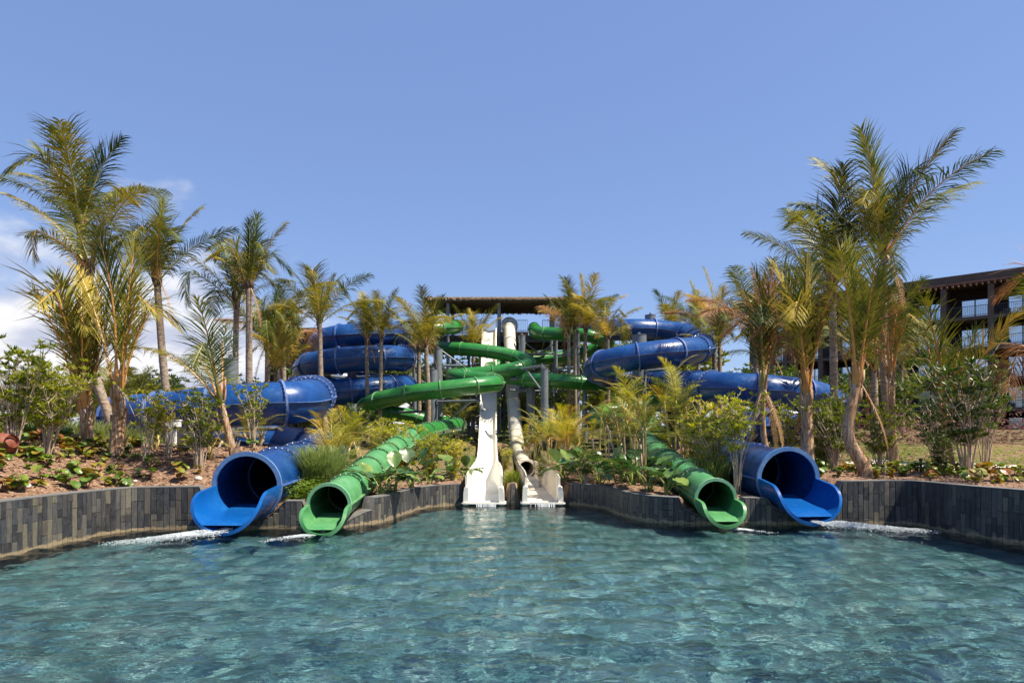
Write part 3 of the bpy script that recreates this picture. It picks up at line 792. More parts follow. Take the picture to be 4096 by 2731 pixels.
# ---------------------------------------------------------------- steel columns with arms
COLS = []
def column(label, fx, top, Y, dia, arms=(), braces=()):
    p = P(fx, top, Y); g0 = gz(p.x, p.y)-.3
    t = thing('support_column', label, 'column', (p.x, p.y, g0), group='grey steel columns holding up the slides')
    b = MB(); b.cyl((p.x, p.y, g0), dia/2, p.z-g0, 28); auto_smooth(b.build('shaft', M['steel'], t, True), 40)
    b = MB(); b.cyl((p.x, p.y, p.z), dia/2+.015, .03, 28); auto_smooth(b.build('cap_plate', M['steel'], t, True), 40)
    b = MB(); b.box((p.x, p.y, p.z+.09), (.18, .03, .12)); b.tube([(p.x, p.y-.02, p.z+.12), (p.x, p.y+.02, p.z+.12)], .085, 14); b.build('lifting_eye', M['steel'], t)
    b = MB(); z = p.z-.9; k = 0
    while z > g0+.5:                                   # weld beads
        b.tube([(p.x+math.cos(2*PI*i/20)*(dia/2+.004), p.y+math.sin(2*PI*i/20)*(dia/2+.004), z+.05*math.sin(2*PI*i/20)) for i in range(21)], .010, 5, False)
        z -= 1.15
    if b.n: b.build('weld_bead', M['steel'], t, True)
    for (q, drop) in arms:                             # horizontal pipe arm with a diagonal under it
        e = P(*q); d = (e-p); s = Vector((p.x, p.y, e.z)); hd = Vector((d.x, d.y, 0)).normalized()
        b = MB(); b.tube([s+hd*dia*.4, e], .075, 10); b.box(tuple(s+hd*(dia*.5+.03)), (.08, .26, .30)); auto_smooth(b.build('arm', M['steel'], t, True), 40)
        if drop:
            b = MB(); b.tube([s+hd*dia*.45+Vector((0, 0, drop)), s+(e-s)*.82], .055, 10); auto_smooth(b.build('diagonal_strut', M['steel'], t, True), 40)
    return t
column('tall grey steel column directly behind a shorter one, left of the open chute', 1752, 1397, 42.4, .56, [((1870, 1462, 42.4), .9), ((1660, 1470, 42.8), 0)])
column('shorter grey steel column with a lifting eye under the long green tube', 1732, 1481, 38.6, .52, [((1920, 1602, 37.2), -1.6), ((1598, 1648, 39.6), 0), ((1575, 1700, 39.6), 0)])
column('grey steel column topping out between white tube and right green tube', 2088, 1343, 48.2, .46, [((2180, 1420, 49), .8)])
column('short grey steel column right of the cream tube beside the yellow palms', 2178, 1477, 39.6, .44, [((2085, 1475, 41.5), -1.5)])
column('shaded grey steel column right behind the cream tube slide', 2122, 1530, 43.6, .52, [((2040, 1560, 43), 0), ((2040, 1515, 43), .6)])
column('slim grey steel column among the palms right of the tower', 2311, 1330, 46.0, .26, [((2230, 1420, 46.5), .6)])
column('thin grey steel column under the right green tube near the tower', 2224, 1360, 48.0, .24, [((2300, 1470, 47), -.6), ((2140, 1415, 48), .7)])
column('thick grey steel column in the centre of the right blue coil', 2557, 1342, 40.4, .84, [((2690, 1476, 39), 0), ((2440, 1440, 41), 0)])
column('grey steel column poking above the uppermost right blue tube', 2601, 1262, 47.6, .74)
column('grey steel column in the middle of the left blue coil', 1408, 1292, 41.2, .56, [((1540, 1500, 39.5), 0), ((1300, 1500, 39), 0)])
column('grey steel column behind the leaning young palm at the left blue tube', 923, 1438, 26.2, .52, [((1030, 1742, 25.4), 0), ((1105, 1715, 26), 0)])
column('grey steel column left of the tall palms between the coils', 1658, 1392, 44.6, .27, [((1560, 1450, 44.5), .5), ((1740, 1475, 44.6), 0)])
column('thin grey steel column under the lower right green tube', 2340, 1575, 42.6, .30)
column('grey steel column under the right blue front tube', 3100, 1625, 31.0, .42, [((3195, 1752, 29.6), 0), ((3010, 1660, 31), 0)])

# ---------------------------------------------------------------- slide tower with thatched canopy
def tower():
    t = thing('slide_tower', 'slide launch tower with a flat thatched canopy on grey posts', 'tower', (-1.4, 52, gz(-1.4, 52)))
    Yf, Yb, zr = 50.0, 55.2, 12.0; x0, x1 = -6.3, 4.2; zd = 9.6
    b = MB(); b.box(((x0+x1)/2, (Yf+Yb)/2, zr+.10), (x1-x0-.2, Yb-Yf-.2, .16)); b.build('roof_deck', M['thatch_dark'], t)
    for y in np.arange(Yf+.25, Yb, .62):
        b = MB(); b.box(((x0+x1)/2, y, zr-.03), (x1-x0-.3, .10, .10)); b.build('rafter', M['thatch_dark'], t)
    rs = random.Random(5); b = MB()
    for side in ('f', 'b', 'l', 'r'):
        L = (x1-x0) if side in 'fb' else (Yb-Yf)
        for lay in range(3):
            s = 0
            while s < L:
                w = rs.uniform(.05, .12); ln = rs.uniform(.16, .32)-(.04*lay); ox = .05*lay+rs.uniform(0, .05); zt = zr+.26+rs.uniform(-.02, .03)
                for half in (0,):
                    if side == 'f': A = Vector((x0+s, Yf-.05-ox, zt)); ex = Vector((w, 0, 0)); dn = Vector((rs.uniform(-.04, .04), -.07, -ln)); bk = Vector((0, .5, .10))
                    elif side == 'b': A = Vector((x0+s, Yb+.05+ox, zt)); ex = Vector((w, 0, 0)); dn = Vector((rs.uniform(-.04, .04), .07, -ln)); bk = Vector((0, -.5, .10))
                    elif side == 'l': A = Vector((x0-.05-ox, Yf+s, zt)); ex = Vector((0, w, 0)); dn = Vector((-.07, rs.uniform(-.04, .04), -ln)); bk = Vector((.5, 0, .10))
                    else: A = Vector((x1+.05+ox, Yf+s, zt)); ex = Vector((0, w, 0)); dn = Vector((.07, rs.uniform(-.04, .04), -ln)); bk = Vector((-.5, 0, .10))
                    b.add([tuple(A+bk), tuple(A+bk+ex), tuple(A+ex), tuple(A), tuple(A+ex*.75+dn), tuple(A+ex*.25+dn)], [(0, 1, 2, 3), (3, 2, 4, 5)])
                s += w*rs.uniform(.55, .9)
    tag(b.build('thatch_fringe', M['thatch'], t), kind='stuff')
    b = MB(); n = 40; v = []; m = 8
    for j in range(m+1):
        for i in range(n+1): v.append((x0-.05+(x1-x0+.1)*i/n, Yf-.05+(Yb-Yf+.1)*j/m, zr+.27+rs.uniform(-.02, .03)+.08*math.sin(PI*j/m)))
    b.add(v, [(j*(n+1)+i, j*(n+1)+i+1, (j+1)*(n+1)+i+1, (j+1)*(n+1)+i) for j in range(m) for i in range(n)]); b.build('thatch_top', M['thatch'], t, True)
    for j in range(9):                                   # ragged thatch ends hanging under the rafters
        b = MB(); y = Yf+.35+j*.56
        for i in range(70):
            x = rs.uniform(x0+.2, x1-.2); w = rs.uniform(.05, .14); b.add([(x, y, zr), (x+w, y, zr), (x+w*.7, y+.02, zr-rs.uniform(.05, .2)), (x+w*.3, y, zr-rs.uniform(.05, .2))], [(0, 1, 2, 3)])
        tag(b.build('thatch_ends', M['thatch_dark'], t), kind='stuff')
    g0 = 1.6
    for (x, y) in ((P(1792, 0, Yf+.4).x, Yf+.4), (P(1996, 0, Yf+.4).x, Yf+.4), (P(2205, 0, Yf+.4).x, Yf+.4), (-4.75, Yb-.5), (-1.0, Yb-.5), (3.3, Yb-.5)):
        b = MB(); b.cyl((x, y, g0), .13, zr-g0, 18); auto_smooth(b.build('post', M['steel'], t, True), 40)
    b = MB(); b.box(((x0+x1)/2+.3, 53, zd-.12), (x1-x0+1.6, 5.0, .2)); b.build('deck', M['dark_steel'], t)
    for y in (50.7, 53, 55.3):
        b = MB(); b.box(((x0+x1)/2+.3, y, zd-.36), (x1-x0+1.6, .16, .28)); b.build('deck_beam', M['dark_steel'], t)
    for x in np.arange(x0-.3, x1+.8, 1.5):
        b = MB(); b.box((x, 53, zd-.40), (.12, 4.8, .18)); b.build('deck_joist', M['steel'], t)
    def rail(xa, ya, xb, yb, z=zd):
        b = MB(); L = math.hypot(xb-xa, yb-ya); n = max(1, int(L/.12))
        for zz in (z+1.08, z+.12): b.tube([(xa, ya, zz), (xb, yb, zz)], .022, 6)
        for i in range(n+1): b.tube([(xa+(xb-xa)*i/n, ya+(yb-ya)*i/n, z+.12), (xa+(xb-xa)*i/n, ya+(yb-ya)*i/n, z+1.08)], .010 if i % 8 else .025, 5)
        b.build('railing', M['steel'], t)
    rail(P(2066, 0, 50.5).x, 50.5, P(2110, 0, 50.5).x, 50.5); rail(P(1985, 0, 50.5).x, 50.5, P(2008, 0, 50.5).x, 50.5)
    rail(P(1840, 0, 50.5).x, 50.5, P(1925, 0, 50.5).x, 50.5); rail(-6.9, 50.5, P(1815, 0, 50.5).x, 50.5)
    rail(P(2170, 0, 50.5).x, 50.5, 5.0, 50.5); rail(-6.9, 55.4, 5.0, 55.4); rail(-6.9, 50.5, -6.9, 55.4)
    for k, (xa, xb) in enumerate(((-2.5, -1.2), (-.9, -.55), (.2, 1.3), (1.9, 3.4))):
        b = MB()
        b.box(((xa+xb)/2, 54.6, zd+.42), (xb-xa, .05, .84)); b.build('screen_panel', M['orange'], t)
        for i in range(4):
            b = MB(); b.box(((xa+xb)/2, 54.56, zd+.12+.2*i), (xb-xa, .03, .05)); b.build('screen_slat', M['brown_wood'], t)
    # braced frame and stair below the deck
    for (xa, za, xb, zb, y) in ((-5, 2, -1.1, 8.9, 51), (-1.1, 2, -5, 8.9, 51.1), (-1.1, 5.6, 3.0, 9.0, 51), (3.0, 5.6, -1.1, 9.0, 51.1), (-6, 5.5, 4.2, 5.5, 51), (-6, 7.4, 4.2, 7.4, 51), (-6, 4.0, 4.2, 4.0, 52.5)):
        b = MB(); b.tube([(xa, y, za), (xb, y, zb)], .06, 8); b.build('brace', M['steel'], t, True)
    for x in (-5.9, -3.3, -.6, 1.9, 4.4):
        b = MB(); b.box((x, 52.2, (g0+zd)/2), (.18, .18, zd-g0)); b.build('leg', M['dark_steel'], t)
    for i in range(34):
        b = MB(); x = 4.6-i*.28; z = zd-.4-i*.19; b.box((x, 54.4, z), (.3, 1.3, .05)); b.build('stair_tread', M['dark_steel'], t)
    for y in (53.7, 55.05):
        b = MB(); b.tube([(4.8, y, zd-.3), (-4.9, y, zd-6.9)], .09, 6); b.build('stair_stringer', M['dark_steel'], t)
        b = MB(); b.tube([(4.8, y, zd+.7), (-4.9, y, zd-5.9)], .03, 6)
        for i in range(40): x = 4.8-i*.245; z = zd-.3-i*.167; b.tube([(x, y, z), (x, y, z+1)], .012, 4)
        b.build('stair_railing', M['steel'], t)
tower()
# ---------------------------------------------------------------- palms
def frond_mesh(seed, elev, bend, leaf, n=62, hang=.6, kink=None, young=False, tatter=.06):
    """unit-length coconut frond: grows along +X, world up is Z, so gravity is right for its pitch"""
    rs = random.Random(seed); V = []; Fc = []; MI = []
    N = 16; pos = [Vector((0, 0, 0))]; tans = []
    e = R(elev); side = rs.uniform(-.12, .12)
    for i in range(N):
        t = i/(N-1); a = e-R(bend)*(t**1.5)
        if kink and t > kink[0]: a -= R(kink[1])
        d = Vector((math.cos(a), side*t*1.2, math.sin(a))).normalized(); tans.append(d); pos.append(pos[-1]+d/N)
    tans.append(tans[-1])
    def at(t):
        f = t*N; i = min(int(f), N-1); return pos[i].lerp(pos[i+1], f-i), tans[i].lerp(tans[min(i+1, N)], f-i).normalized()
    # rachis
    r0 = .0075 if not young else .0105
    S = Vector((0, 1, 0)); k = 5; base = 0
    for i in range(N+1):
        p, T = pos[i], tans[i]; up = T.cross(S).normalized()*-1; t = i/N; r = r0*(1-t)**.8+.0016
        for j in range(k):
            w = 2*PI*j/k; V.append(p+S*math.cos(w)*r*(2.4 if t < .07 else 1.7 if t < .15 else 1.1)+up*math.sin(w)*r*.8)
    for i in range(N):
        for j in range(k): Fc.append((i*k+j, i*k+(j+1) % k, (i+1)*k+(j+1) % k, (i+1)*k+j)); MI.append(0)
    t0 = .10 if not young else .20
    down = Vector((0, 0, -1))
    for i in range(n):
        t = t0+(1-t0)*(i/(n-1))**.92; p, T = at(min(t, .999)); up = (S.cross(T)).normalized()*-1
        if up.z < 0 and elev < 75: up = -up
        prof = math.sin(PI*min(1, (t-t0)/(1-t0)*.80+.17))**.55
        for sd in (-1, 1):
            if rs.random() < tatter: continue
            ang = R(({88: 30, 80: 40, 70: 56}.get(elev, 74))-(14 if elev >= 80 else 34)*t+rs.uniform(-4, 4)+(rs.uniform(-35, 25) if rs.random() < .10 else 0)); L = leaf*prof*rs.uniform(.6, 1.12)
            d = (S*sd*math.sin(ang)+T*math.cos(ang)+up*rs.uniform(.08, .20)).normalized()
            w = .0090*rs.uniform(.7, 1.25)*(1.0 if young else 1)
            q = p.copy(); seg = 3; b0 = len(V)
            nr = (T.cross(d)).normalized(); wd0 = nr.cross(d).normalized()
            hg = hang*(rs.uniform(.75, 1.2) if rs.random() < .86 else rs.uniform(.2, 2.6))
            for s in range(seg+1):
                u = s/seg; ww = w*(.55 if s == 0 else 1 if s < seg-1 else .75 if s < seg else .08)
                wd = T*.75+wd0*.25 if False else wd0
                V.append(q-wd*ww*.5); V.append(q+wd*ww*.5)
                q = q+d*(L/seg); d = (d+down*hg*.42).normalized()
                nr = T.cross(d)
                if nr.length > 1e-3: wd0 = nr.normalized().cross(d).normalized()
            for s in range(seg): Fc.append((b0+2*s, b0+2*s+1, b0+2*s+3, b0+2*s+2)); MI.append(1)
    return [tuple(p) for p in V], Fc, MI
FROND = {}
def frond_data(key, leafm, rachm):
    k = key+(leafm, rachm)
    if k not in FROND:
        seed, elev, bend, leaf, n, hang, kink, young = key
        V, Fc, MI = frond_mesh(seed, elev, bend, leaf, n, hang, kink, young, .16 if young else .07)
        FROND[k] = mesh('frond', V, Fc, False, [M[rachm], M[leafm]], MI)
    return FROND[k]
ELEV = [88, 80, 70, 58, 44, 28, 8]
def pick_frond(rs, e, young=False, big=1.0):
    e = min(ELEV, key=lambda q: abs(q-e)); sd = rs.randrange(2)
    bend = {88: 8, 80: 14, 70: 24, 58: 36, 44: 48, 28: 56, 8: 55}[e]+(12 if sd else 0)
    kink = (.62, 80) if (sd and e in (70, 44)) else (.75, 95) if (sd and e == 80) else None
    return (sd*10+e, e, bend, .33*big, 74 if not young else 50, .80 if not young else .65, kink, young)
def trunk_mesh(pts, r0, r1, swell, rs, rings=True):
    path = catmull(pts, .09); n = len(path); b = MB(); rad = []
    for i in range(n):
        t = i/(n-1); r = r0+(r1-r0)*t+swell*math.exp(-t*n*.09/.35)
        if rings: r *= 1+.035*((i % 2)*2-1)*rs.uniform(.3, 1.2)
        rad.append(r)
    b.tube(path, rad, 12); return b
def palm(label, base, crown, n, L, r0, r1, leafs, spread=(86, 30), dry=0, seed=1, rach='rachis_green', group=None, young=False, lean=None, cat='palm tree', name='coconut_palm', cluster=0.0, swell=.10, sheath=True, azbias=None):
    """base, crown: world points"""
    rs = random.Random(seed)
    base = Vector(base); crown = Vector(crown)
    t = thing(name, label, cat, tuple(base), group=group)
    h = crown-base
    if h.length > .25:
        mid = base+h*.45+Vector(((lean or 0), 0, 0))
        b = trunk_mesh([tuple(base-Vector((0, 0, .25))), tuple(base+h*.08), tuple(mid), tuple(crown)], r0, r1, swell, rs)
        b.build('trunk', M['sheath'] if young else M['trunk'], t, True)
    if young and h.length > .5:                              # torn leaf bases clasping the stem
        for i in range(7):
            u = rs.uniform(.05, .95); a = rs.uniform(0, 2*PI); c = base+h*u+Vector((lean or 0, 0, 0))*(4*u*(1-u))*.95; rr = (r0+(r1-r0)*u)*1.02; e = Vector((math.cos(a), math.sin(a), 0)); f_ = Vector((-e.y, e.x, 0)); hh = rs.uniform(.18, .45); w = rr*rs.uniform(.6, 1.0)
            b = MB(); b.add([tuple(c+e*rr*.75-f_*w), tuple(c+e*rr*1.0), tuple(c+e*rr*.75+f_*w), tuple(c+e*(rr*1.12)-f_*w*.6+Vector((0, 0, hh*.6))), tuple(c+e*(rr*1.35)+Vector((0, 0, hh*.6))), tuple(c+e*(rr*1.12)+f_*w*.6+Vector((0, 0, hh*.6))), tuple(c+e*(rr*1.3+rs.uniform(0, .12))+f_*w*rs.uniform(-.4, .4)+Vector((0, 0, hh)))], [(0, 1, 4, 3), (1, 2, 5, 4), (3, 4, 6), (4, 5, 6)])
            b.build('leaf_boot', M['sheath'], t, True)
    # sheathing petiole bases round the growing point
    if sheath:
        b = MB()
        for i in range(9):
            a = i*2.4+rs.random(); rr = r1*.9; zz = rs.uniform(-.35, .25)*(1 if not young else 1.4)
            p0 = crown+Vector((math.cos(a)*rr*.6, math.sin(a)*rr*.6, zz-.1)); p1 = crown+Vector((math.cos(a)*rr*1.5, math.sin(a)*rr*1.5, zz+.35))
            b.tube([tuple(p0), tuple((p0+p1)/2+Vector((math.cos(a), math.sin(a), 0))*.03), tuple(p1)], [r1*.55, r1*.45, .03], 6)
        b.build('leaf_sheath', M['fibre'] if not young else M['sheath'], t, True)
    n = max(7, int(round(n*.74)))
    for i in range(n):
        lo = min(spread[1]+34, 66 if not young else 80)
        u = (i+.5)/n; e = spread[0]+(lo-spread[0])*u**1.1+rs.uniform(-7, 7)
        a = i*2.39996+rs.uniform(-.35, .35)
        if azbias is not None: a = azbias[0]+((a+PI) % (2*PI)-PI)*azbias[1]
        lm = leafs[min(int(u*len(leafs)+rs.uniform(-.35, .35)), len(leafs)-1)] if u > .0 else leafs[0]
        lm = lm if lm in M else leafs[0]
        key = pick_frond(rs, e, young)
        rm = 'rachis_dry' if lm == 'palm_dry' else ('rachis_orange' if (rs.random() < (.75 if young else .3)) else 'rachis_green')
        if rach == 'rachis_orange' and lm != 'palm_dry': rm = rach
        me = frond_data(key, lm, rm)
        ln = L*rs.uniform(.8, 1.12)*(.75 if u < .12 else 1)
        off = crown-base+Vector((math.cos(a)*r1*.6, math.sin(a)*r1*.6, .1-.25*u))
        o = link('frond', me, t, tuple(off), (rs.uniform(-.12, .12), rs.uniform(-.10, .10), a), (ln, ln*rs.uniform(.85, 1.1), ln))
    for i in range(dry):                                   # dead fronds hanging by the trunk
        a = rs.uniform(0, 2*PI); me = frond_data((40+i % 2, -62, 22, .12, 34, .9, None, False), 'palm_dry', 'rachis_dry')
        o = link('dead_frond', me, t, tuple(crown-base+Vector((math.cos(a)*r1, math.sin(a)*r1, -.05))), (0, 0, a), (L*.55,)*3)
    return t
def D(x, y, Y): return P(x*1.74150, y*1.74150, Y)          # pixels of the 2352 px wide view
def Dg(x, Y, dz=0):
    X = (x*1.7415-CX)/FPX*Y; return Vector((X, Y, gz(X, Y)+dz))
G_, O_, Yw, Dr = 'palm_green', 'palm_olive', 'palm_yellow', 'palm_dry'
# left group
palm('tallest palm on the far left, dark fibre collar under its crown', Dg(200, 24.5), D(186, 512, 24.5), 19, 3.7, .17, .13, [G_, G_, O_, G_], (88, 12), 1, 11, lean=-.1)
palm('curved-trunk palm just right of the tallest left palm', Dg(262, 23.5), D(205, 610, 23.5), 13, 3.3, .17, .11, [G_, O_, G_], (70, 0), 0, 12, lean=-.35)
palm('tall slim palm with a hanging dead frond right of the tallest left palm', Dg(402, 26), D(360, 640, 26), 15, 3.5, .16, .12, [G_, O_, G_, O_], (86, 18), 2, 13, lean=-.1)
palm('young palm with drooping green fronds and orange stalks at the left bed', Dg(205, 18.6), D(193, 935, 18.6), 15, 3.9, .17, .13, [O_, G_, O_, O_], (84, 42), 0, 14, 'rachis_orange', young=True, swell=.05, name='young_palm')
palm('young palm with stiff upright orange stalks right of its drooping neighbour', Dg(266, 17.9), D(272, 900, 17.9), 10, 3.9, .19, .13, [O_, G_, O_], (89, 68), 0, 15, 'rachis_orange', young=True, swell=.06, name='young_palm', lean=.05)
palm('leaning young palm in front of the left blue tube', Dg(540, 17.6), D(508, 925, 17.6), 8, 2.6, .11, .07, [G_, O_, G_], (78, 25), 0, 16, young=True, name='young_palm', azbias=(2.6, .75), swell=.04)
palm('left one of the twin palms beside the white cloud', Dg(560, 30.5), D(543, 695, 30.5), 14, 3.4, .16, .12, [G_, O_, G_], (84, 10), 0, 17, lean=-.2)
palm('right one of the twin palms, its stem straight and pale', Dg(572, 29.5), D(572, 660, 29.5), 13, 3.3, .16, .13, [G_, O_, Yw], (88, 20), 2, 18)
palm('bushy palm with several yellowing fronds left of the blue coil', Dg(612, 36), D(615, 790, 36), 17, 3.6, .15, .13, [G_, O_, G_, Yw], (86, 8), 2, 19)
palm('full palm close behind the yellowing one left of the blue coil', Dg(655, 37.5), D(650, 790, 37.5), 17, 3.8, .15, .13, [O_, G_, O_, Dr], (86, 5), 2, 20)
palm('low palm with a green crown at the foot of the left blue coil', Dg(640, 34.5), D(640, 850, 34.5), 12, 2.6, .12, .1, [G_, O_, Yw], (84, 20), 1, 36)
palm('palm leaning in front of the left blue coil with an orange frond', Dg(756, 33), D(734, 738, 33), 15, 3.2, .15, .11, [O_, G_, O_, Yw], (86, 5), 1, 21, lean=-.15)
palm('small palm on the left half of the pair above the left blue coil', Dg(845, 37.0), D(842, 775, 37.0), 13, 2.5, .12, .09, [O_, G_, O_], (84, 15), 1, 22)
palm('small palm on the right half of the pair above the left blue coil', Dg(872, 36.6), D(876, 770, 36.6), 13, 2.7, .12, .09, [G_, O_, O_], (86, 10), 0, 23)
palm('full palm in front of the upper left green tube', Dg(982, 37.2), D(978, 790, 37.2), 18, 3.4, .15, .12, [O_, G_, O_, O_], (88, 5), 2, 24, lean=.1)
palm('palm stem hidden behind the full palm by the upper green tube', Dg(963, 41.5), D(962, 800, 41.5), 10, 2.6, .15, .11, [G_, O_, Dr], (70, 0), 1, 25)
palm('small palm between upper left green tube and open white chute', Dg(1086, 48.5), D(1088, 790, 48.5), 15, 2.9, .15, .12, [O_, O_, Yw], (86, 8), 0, 26)
# right of the tower
palm('leftmost of three slim palms right of the tower', Dg(1308, 43.2), D(1306, 765, 43.2), 12, 3.0, .14, .10, [O_, G_, Dr], (82, 0), 1, 27)
palm('middle one of three slim palms right of the tower', Dg(1322, 44.6), D(1320, 752, 44.6), 14, 3.3, .14, .11, [O_, O_, Yw, Dr], (88, 0), 0, 28)
palm('rightmost of three slim palms right of the tower', Dg(1340, 43.6), D(1345, 752, 43.6), 15, 3.3, .14, .11, [O_, G_, Yw], (88, 5), 1, 29)
palm('palm with yellow-orange fronds at the start of the right blue coil', Dg(1398, 41.8), D(1396, 775, 41.8), 14, 3.0, .14, .10, [O_, O_, Yw, Yw], (86, 5), 1, 30)
# behind and right of the right blue coil
for lab, x, y, Y, n, L, lf, sd in [
    ('background palm just left of the uppermost right blue tube end', 1545, 760, 55, 13, 3.6, [O_, G_, O_], 41),
    ('background palm with upright fronds right of the uppermost blue tube', 1602, 752, 50, 15, 3.6, [O_, G_, O_], 42),
    ('tan-fronded palm right of the upper blue coil', 1652, 760, 44, 16, 3.7, [O_, Yw, Dr, Dr], 43),
    ('dense olive palm behind the right front blue tube', 1640, 800, 41, 14, 3.2, [G_, O_, O_], 44),
    ('dry shaggy palm with pale pinkish fronds left of the tall right palms', 1735, 745, 34, 17, 3.6, [Dr, O_, G_, Dr], 45),
    ('olive palm low behind the dry shaggy palm', 1775, 820, 37, 14, 3.1, [G_, O_, G_], 46),
    ('shaded palm between tall right palms and the hotel', 2068, 830, 40, 12, 2.9, [G_, G_, O_], 47)]:
    palm(lab, Dg(x+4, Y), D(x, y, Y), n, L, .15, .12, lf, (86, -5), 2, sd)
palm('shaggy palm with hanging brown fronds in front of the right blue tube', Dg(1768, 20.6), D(1752, 890, 20.6), 15, 3.6, .10, .07, [Dr, O_, G_, Dr], (86, 50), 3, 50, young=True, name='young_palm', lean=-.1, swell=.04)
palm('tall palm left of the two tall right palms, dense green crown', Dg(1918, 25.5), D(1912, 660, 25.5), 20, 4.1, .15, .13, [G_, G_, O_, G_], (86, 2), 3, 51)
palm('tallest palm on the right with long windblown fronds', Dg(2048, 23.5), D(2030, 580, 23.5), 15, 4.2, .15, .11, [G_, G_, O_, G_], (86, 22), 1, 52, lean=-.15)
palm('thick-stemmed young palm right behind the right blue mouth', Dg(1856, 19.2), D(1852, 900, 19.2), 13, 3.7, .19, .13, [O_, G_, O_, Dr], (88, 55), 2, 53, 'rachis_orange', young=True, name='young_palm', swell=.06)
palm('young palm with a bent stem at the right wall, dark green upright fronds', Dg(1988, 17.8), D(1968, 880, 17.8), 14, 3.5, .17, .12, [G_, G_, O_, O_], (88, 55), 1, 54, young=True, name='young_palm', lean=-.35, swell=.08)
palm('slim young palm between the bent-stemmed palm and the dark shrub', Dg(2053, 21.8), D(2046, 860, 21.8), 11, 2.9, .14, .08, [O_, G_, Dr], (86, 30), 2, 55, young=True, name='young_palm', swell=.05)
palm('pale-stemmed palm behind the bent-stemmed palm', Dg(2010, 27), D(2008, 850, 27), 13, 3.6, .15, .12, [G_, O_, G_], (86, 5), 2, 56)
palm('orange-stalked young palm in front of the hotel left of the dark shrub', Dg(2190, 20.5), D(2175, 985, 20.5), 9, 4.2, .08, .06, [G_, O_, G_], (84, 40), 0, 57, 'rachis_orange', young=True, name='young_palm', swell=.03)
palm('palm at the right picture edge with ragged browned fronds', Dg(2475, 15.5), D(2475, 860, 15.5), 10, 3.6, .16, .13, [Dr, G_, O_, Dr], (86, 20), 3, 58, young=True, name='young_palm', swell=.08)

# ---------------------------------------------------------------- areca palms with thin canes
def areca(label, x, Y, canes, hgt, seed, L=1.5, nf=5, lf=('areca',), width=.5, group=None):
    rs = random.Random(seed); base = Dg(x, Y); t = thing('areca_palm', label, 'palm', tuple(base), group=group)
    for c in range(canes):
        a = rs.uniform(0, 2*PI); h = hgt*rs.uniform(.55, 1.05); o = Vector((math.cos(a), math.sin(a), 0)); w = width*rs.uniform(.2, 1)
        p0 = base+o*w*.25; p1 = p0+o*w*.5+Vector((0, 0, h*.55)); p2 = p0+o*w*.9+Vector((0, 0, h))
        b = MB(); b.tube(catmull([tuple(p0-Vector((0, 0, .1))), tuple(p1), tuple(p2)], .25), [.028+.008*(i % 2) for i in range(len(catmull([tuple(p0-Vector((0, 0, .1))), tuple(p1), tuple(p2)], .25)))], 7)
        b.build('cane', M['stem_yellow'] if rs.random() < .55 else M['stem_pale'], t, True)
        for i in range(nf-1):
            e = rs.choice([80, 70, 58, 44, 28]); aa = rs.uniform(0, 2*PI); ln = L*rs.uniform(.7, 1.15)
            me = frond_data((70+rs.randrange(2), e, 55, .26, 30, .35, None, False), rs.choice(lf), 'rachis_orange' if rs.random() < .3 else 'rachis_green')
            link('frond', me, t, tuple(p2-base-Vector((0, 0, .05*i))), (0, rs.uniform(-.1, .1), aa), (ln, ln, ln))
    return t
areca('yellow-green areca clump right of the cream tube slide', 1262, 30, 7, 1.5, 201, 1.7, 5)
areca('large golden areca clump beside the short grey column', 1298, 27, 10, 1.5, 202, 1.6, 5, ('areca', 'palm_yellow'))
areca('tall thin-caned areca left of the pointed spear leaves', 1372, 25, 3, 2.3, 203, 1.4, 4, ('areca',), .25)
areca('areca cane with two bare upright spear leaves', 1398, 24, 2, 2.6, 204, 1.3, 4, ('areca', 'palm_green'), .2)
areca('areca clump with orange arching stalks in the right planter', 1440, 22.5, 6, 2.1, 205, 1.6, 5, ('areca', 'palm_olive'), .6)
areca('tall areca with pinkish dry fronds before the right green tube', 1455, 23.5, 5, 2.5, 206, 1.7, 5, ('areca', 'palm_dry'), .5)
areca('tallest areca with an upright pale frond left of the right blue tube', 1548, 24.5, 4, 3.1, 207, 1.9, 5, ('areca', 'palm_olive'), .35)
areca('areca clump close to the right green mouth', 1482, 20.5, 6, 1.9, 208, 1.5, 5, ('areca', 'palm_green'), .5)
areca('areca clump behind the shrubs left of the right blue mouth', 1578, 24, 6, 2.0, 209, 1.5, 5, ('areca', 'palm_green'), .6)
areca('golden areca beside the left blue tube bend', 768, 20.5, 5, 1.2, 210, 1.5, 4, ('palm_yellow', 'areca'), .4)
areca('golden areca with upright stalks right of the grass clump', 790, 22.0, 6, 1.1, 211, 1.4, 5, ('palm_yellow', 'areca'), .5)
areca('yellow areca under the left green tube', 838, 24, 6, 1.4, 212, 1.3, 5, ('areca', 'palm_green'), .5)
areca('small yellow-stalked areca at the foot of the leaning young palm', 478, 17.5, 6, .5, 213, 1.0, 4, ('areca', 'palm_yellow'), .35)
areca('small areca between leaning palm and left blue mouth', 590, 20.5, 6, .5, 214, 1.1, 4, ('areca', 'palm_olive'), .5)
areca('areca seedling growing by the left white utility box', 355, 18.6, 4, .4, 215, .9, 4, ('areca', 'palm_green'), .3)
areca('areca between the white slides and tower, right side', 1225, 38, 7, 1.6, 216, 1.8, 5, ('areca', 'palm_green'), .7)
areca('areca beside the tall column left of the open chute', 1045, 43.5, 8, 1.8, 217, 2.0, 5, ('areca', 'palm_green'), .9)

